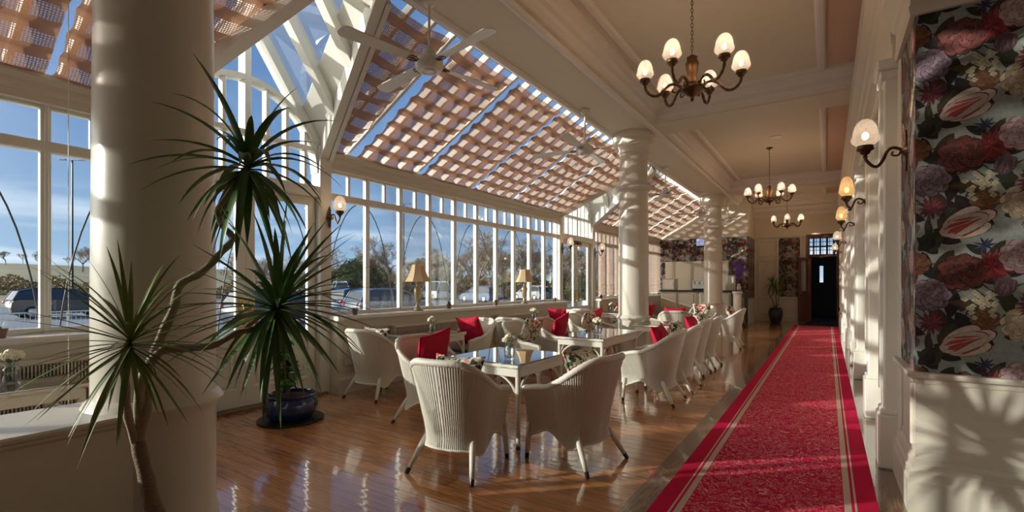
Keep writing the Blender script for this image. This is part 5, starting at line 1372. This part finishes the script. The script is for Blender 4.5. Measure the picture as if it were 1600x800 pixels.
# long scrub hedge
rr = random.Random(9); mb = MB()
for k in range(30000):
    px = rr.uniform(-60, 960); D = rr.uniform(54, 66) if px > 250 else rr.uniform(56,70); w = unproj(px, 443, D); w.z = rr.uniform(-.4, 2.4)*(.7+.3*sin(px*.07)) if px > 380 else (hill((w.y+120)/420, max(0,(-58-w.x)/260)).z if w.x < -58 else -.3)+rr.uniform(0, 1.5+.5*sin(px*.09))
    s_ = rr.uniform(.10,.28); d = Vector((rr.uniform(-1,1),rr.uniform(-1,1),rr.uniform(-.5,1))).normalized(); e_ = d.orthogonal().normalized(); mb.add([w+d*s_, w-d*s_*.5+e_*s_*.6, w-d*s_*.5-e_*s_*.6], [(0,1,2)])
tag(mb.build('hedge_scrub', 'scrub'), 'brown tangled scrub and hedge running along the far side of the car park', 'hedge', kind='stuff')

def make_car(name, col, loc, rz, label, van=False, sc=1.0, grp=None):
    t = thing(name, label, 'van' if van else 'car', loc, rz, grp); m = paint(name+'_paint', col)
    # side profile (y forward), body lofted over x sections
    low = [(-2.05,.30),(-2.1,.55),(-2.05,.85),(-1.9,.98),(-.9,.98),(1.0,.93),(1.7,.82),(2.05,.62),(2.1,.35),(2.0,.22),(-1.95,.22)]
    roof = [(-1.98,.95),(-1.75,1.38),(-1.2,1.50),(.0,1.50),(.45,1.38),(1.15,.93)] if not van else [(-2.05,.95),(-2.0,1.85),(-1.8,1.95),(.7,1.95),(1.0,1.85),(1.6,.95)]
    b = MB(); n = len(low)
    secs = [(-.86,.93,.0),(-.80,1,.0),(.80,1,.0),(.86,.93,.0)]
    vs = []; 
    for x, k, _ in secs: vs += [Vector((x, y*(.985 if abs(x) > .83 else 1), .5+(z-.5)*k)) for y, z in low]
    fs = []
    for s_ in range(3):
        for i in range(n): fs.append((s_*n+i, s_*n+(i+1)%n, (s_+1)*n+(i+1)%n, (s_+1)*n+i))
    fs += [tuple(range(n)), tuple(3*n+i for i in range(n))[::-1]]; b.add(vs, fs)
    # cabin roof + pillars
    n2 = len(roof); vs = []
    for x in (-.60,.60): vs += [Vector((x, y, z)) for y, z in roof]
    wd = lambda z: .80-(z-.95)*.36
    vs = [Vector((sx*wd(z), y, z)) for sx in (-1,1) for y, z in roof]
    fs = [(i, i+1, n2+i+1, n2+i) for i in range(1, n2-2)]
    b.add(vs, fs)
    for sx in (-1,1):
        for i in range(n2-1): b.tube([(sx*wd(roof[i][1]), roof[i][0], roof[i][1]), (sx*wd(roof[i+1][1]), roof[i+1][0], roof[i+1][1])], .04, 6)
        b.beam((sx*.79,-.35,.95),(sx*wd(1.48),-.35,roof[3][1]-.02),.05,.09,up=(0,1,0))
    bo = b.build('body', m, t, smooth='auto')
    g = MB(); vs = [Vector((sx*(wd(z)-.01), y, z)) for sx in (-1,1) for y, z in roof]
    g.add(vs, [tuple(range(n2)), tuple(range(n2,2*n2)), (0,1,n2+1,n2), (n2-2,n2-1,2*n2-1,2*n2-2)]); g.build('windows', 'carglass', t)
    for sx in (-1,1):
        for y in (-1.3,1.3):
            w = MB(); T = Matrix.Rotation(pi/2, 4, 'Y'); w.lathe([(.0,-.1),(.2,-.1),(.31,-.09),(.325,0),(.31,.09),(.2,.1),(0,.1)], (sx*.78,y,.325), n=24, T=T, cap=False); wo_ = w.build('wheel', 'rubber', t, smooth='auto')
            h = MB(); h.lathe([(0,.105*sx),(.06,.112*sx),(.19,.105*sx),(.2,.1*sx)], (sx*.78,y,.325), n=20, T=T, cap=False, flute=lambda a, i: 1+.1*cos(5*a)); h.build('hubcap', 'steel', wo_, smooth='auto')
        l = MB(); l.blob((sx*.66,-2.03,.82), .12, jit=0, sq=(1,.5,.8)); l.build('tail_light', 'tail', t, smooth=True)
        l = MB(); l.blob((sx*.62,1.93,.66), .13, jit=0, sq=(1.1,.6,.7)); l.build('headlight', 'chrome', t, smooth=True)
        l = MB(); l.blob((sx*.90,.75,1.0), .09, jit=0, sq=(.9,.6,.7)); l.build('wing_mirror', m, t, smooth=True)
    if sc != 1: t.scale = (sc,)*3
    return t
M['carglass'] = mat('tinted_car_glass', (.03,.04,.05), .05, spec=.8)
make_car('hatchback_car', (.05,.06,.07), (-33.5, 8.3, -.3), 0, 'dark grey hatchback seen through the far left windows', grp=None)
make_car('parked_car', (.05,.10,.16), (-21.5, 17.6, -.3), R(8), 'dark blue car parked just outside the first main window bay')
make_car('parked_car', (.22,.27,.30), (-17.5, 16.2, -.3), R(-12), 'silver grey car outside the window beside the nearer sill lamp')
make_car('parked_van', (.75,.75,.73), (-35.4, 39.0, -.3), R(70), 'white van in the distance, right of the nearer sill lamp', van=True)
make_car('parked_van', (.72,.72,.70), (-42.3, 32.1, -.3), R(60), 'white van in the distance, left of the first main window mullion', van=True)
make_car('parked_car', (.08,.14,.24), (-27, 36, -.3), R(80), 'blue car in the distance between the sill lamps')
make_car('parked_car', (.5,.5,.5), (-25.7, 43, -.3), R(75), 'pale car in the distance behind the farther sill lamp')
make_car('parked_car', (.03,.04,.06), (-20, 12.0, -.3), R(5), 'black car seen through the near glazed doors')
# railing
t = thing('metal_railing', 'white metal railing in front of the dark hatchback outside', 'railing', (0,0,0))
b = MB(); b.tube([(-23.5,-4,.42),(-23.5,14,.42)], .025, 6); b.tube([(-23.5,-4,-.12),(-23.5,14,-.12)], .02, 6); b.build('rail', 'white', t)
b = MB()
for k in range(130): b.tube([(-23.5,-4+k*.138,-.12),(-23.5,-4+k*.138,.42)], .009, 4)
b.build('balusters', 'white', t)
for k in range(10): b = MB(); b.tube([(-23.5,-4+k*2,-.3),(-23.5,-4+k*2,.46)], .03, 6); b.build('post', 'white', t)
def lamp_post(w, h, label, rz):
    t = thing('street_lamp', label, 'street lamp', w, rz); b = MB(); b.tube([(0,0,0),(0,0,h*.3),(0,0,h)], [.09,.06,.045], 8); b.build('pole', 'black', t, smooth='auto')
    b = MB(); b.tube([(-.5,0,h),(.5,0,h)], .03, 6); b.bbox((-.75,-.09,h-.02),(-.35,.09,h+.06),.02); b.bbox((.35,-.09,h-.02),(.75,.09,h+.06),.02); b.build('lantern', 'steel', t)
for px, py, D, l in ((432,370,52,'street lamp seen through the near glazed doors'),(631,318,46,'tall street lamp behind the nearer sill lamp'),(113,250,30,'tall street lamp outside the far left windows')):
    w = unproj(px, py, D); z = w.z; w.z = -.3; lamp_post(w, z+.3, l, R(40))
# festoon cables outside, hung between slim posts close to the glass
xo = -7.0
for k in range(-6, 4):
    b = MB(); c0 = 5.76+1.65*k; b.tube([(xo, c0+.8*cos(a), -.26+3.12*sin(a)**.9 if 0 < a < pi else -.26) for a in [pi*i/28 for i in range(29)]], .009, 5)
    tag(b.build('garden_hoop', 'black', smooth=True), 'dark arched hoop outside, ' + ('%s right of the near glazed doors' % ordn[k] if k >= 0 else '%s to the left from the near glazed doors' % ordn[-k-1]), 'hoop', 'thin arched hoops outside the windows')
# distant houses
def house(px, D, w_, h_, rz, label):
    p = unproj(px, 443, D); p.z = 0
    if p.x < -58: p.z = hill((p.y+120)/420, min(1,(-58-p.x)/260)).z-.3
    t = thing('house', label, 'house', p, rz); b = MB(); b.box((-w_/2,-3,-1),(w_/2,3,h_)); b.build('walls', 'house', t)
    b = MB(); b.prism([(-w_/2-.3,-3.3,h_),(-w_/2-.3,3.3,h_),(-w_/2-.3,0,h_+2.4)], (w_+.6,0,0)); b.build('roof', 'slate', t)
    for k in range(3): b = MB(); x = -w_/2+w_*(k+.5)/3; b.box((x-.45,-3.04,h_*.4),(x+.45,-2.98,h_*.4+1.2)); b.build('window', 'carglass', t)
house(905, 100, 12, 5, R(30), 'white house with slate roof behind the far gable doors')
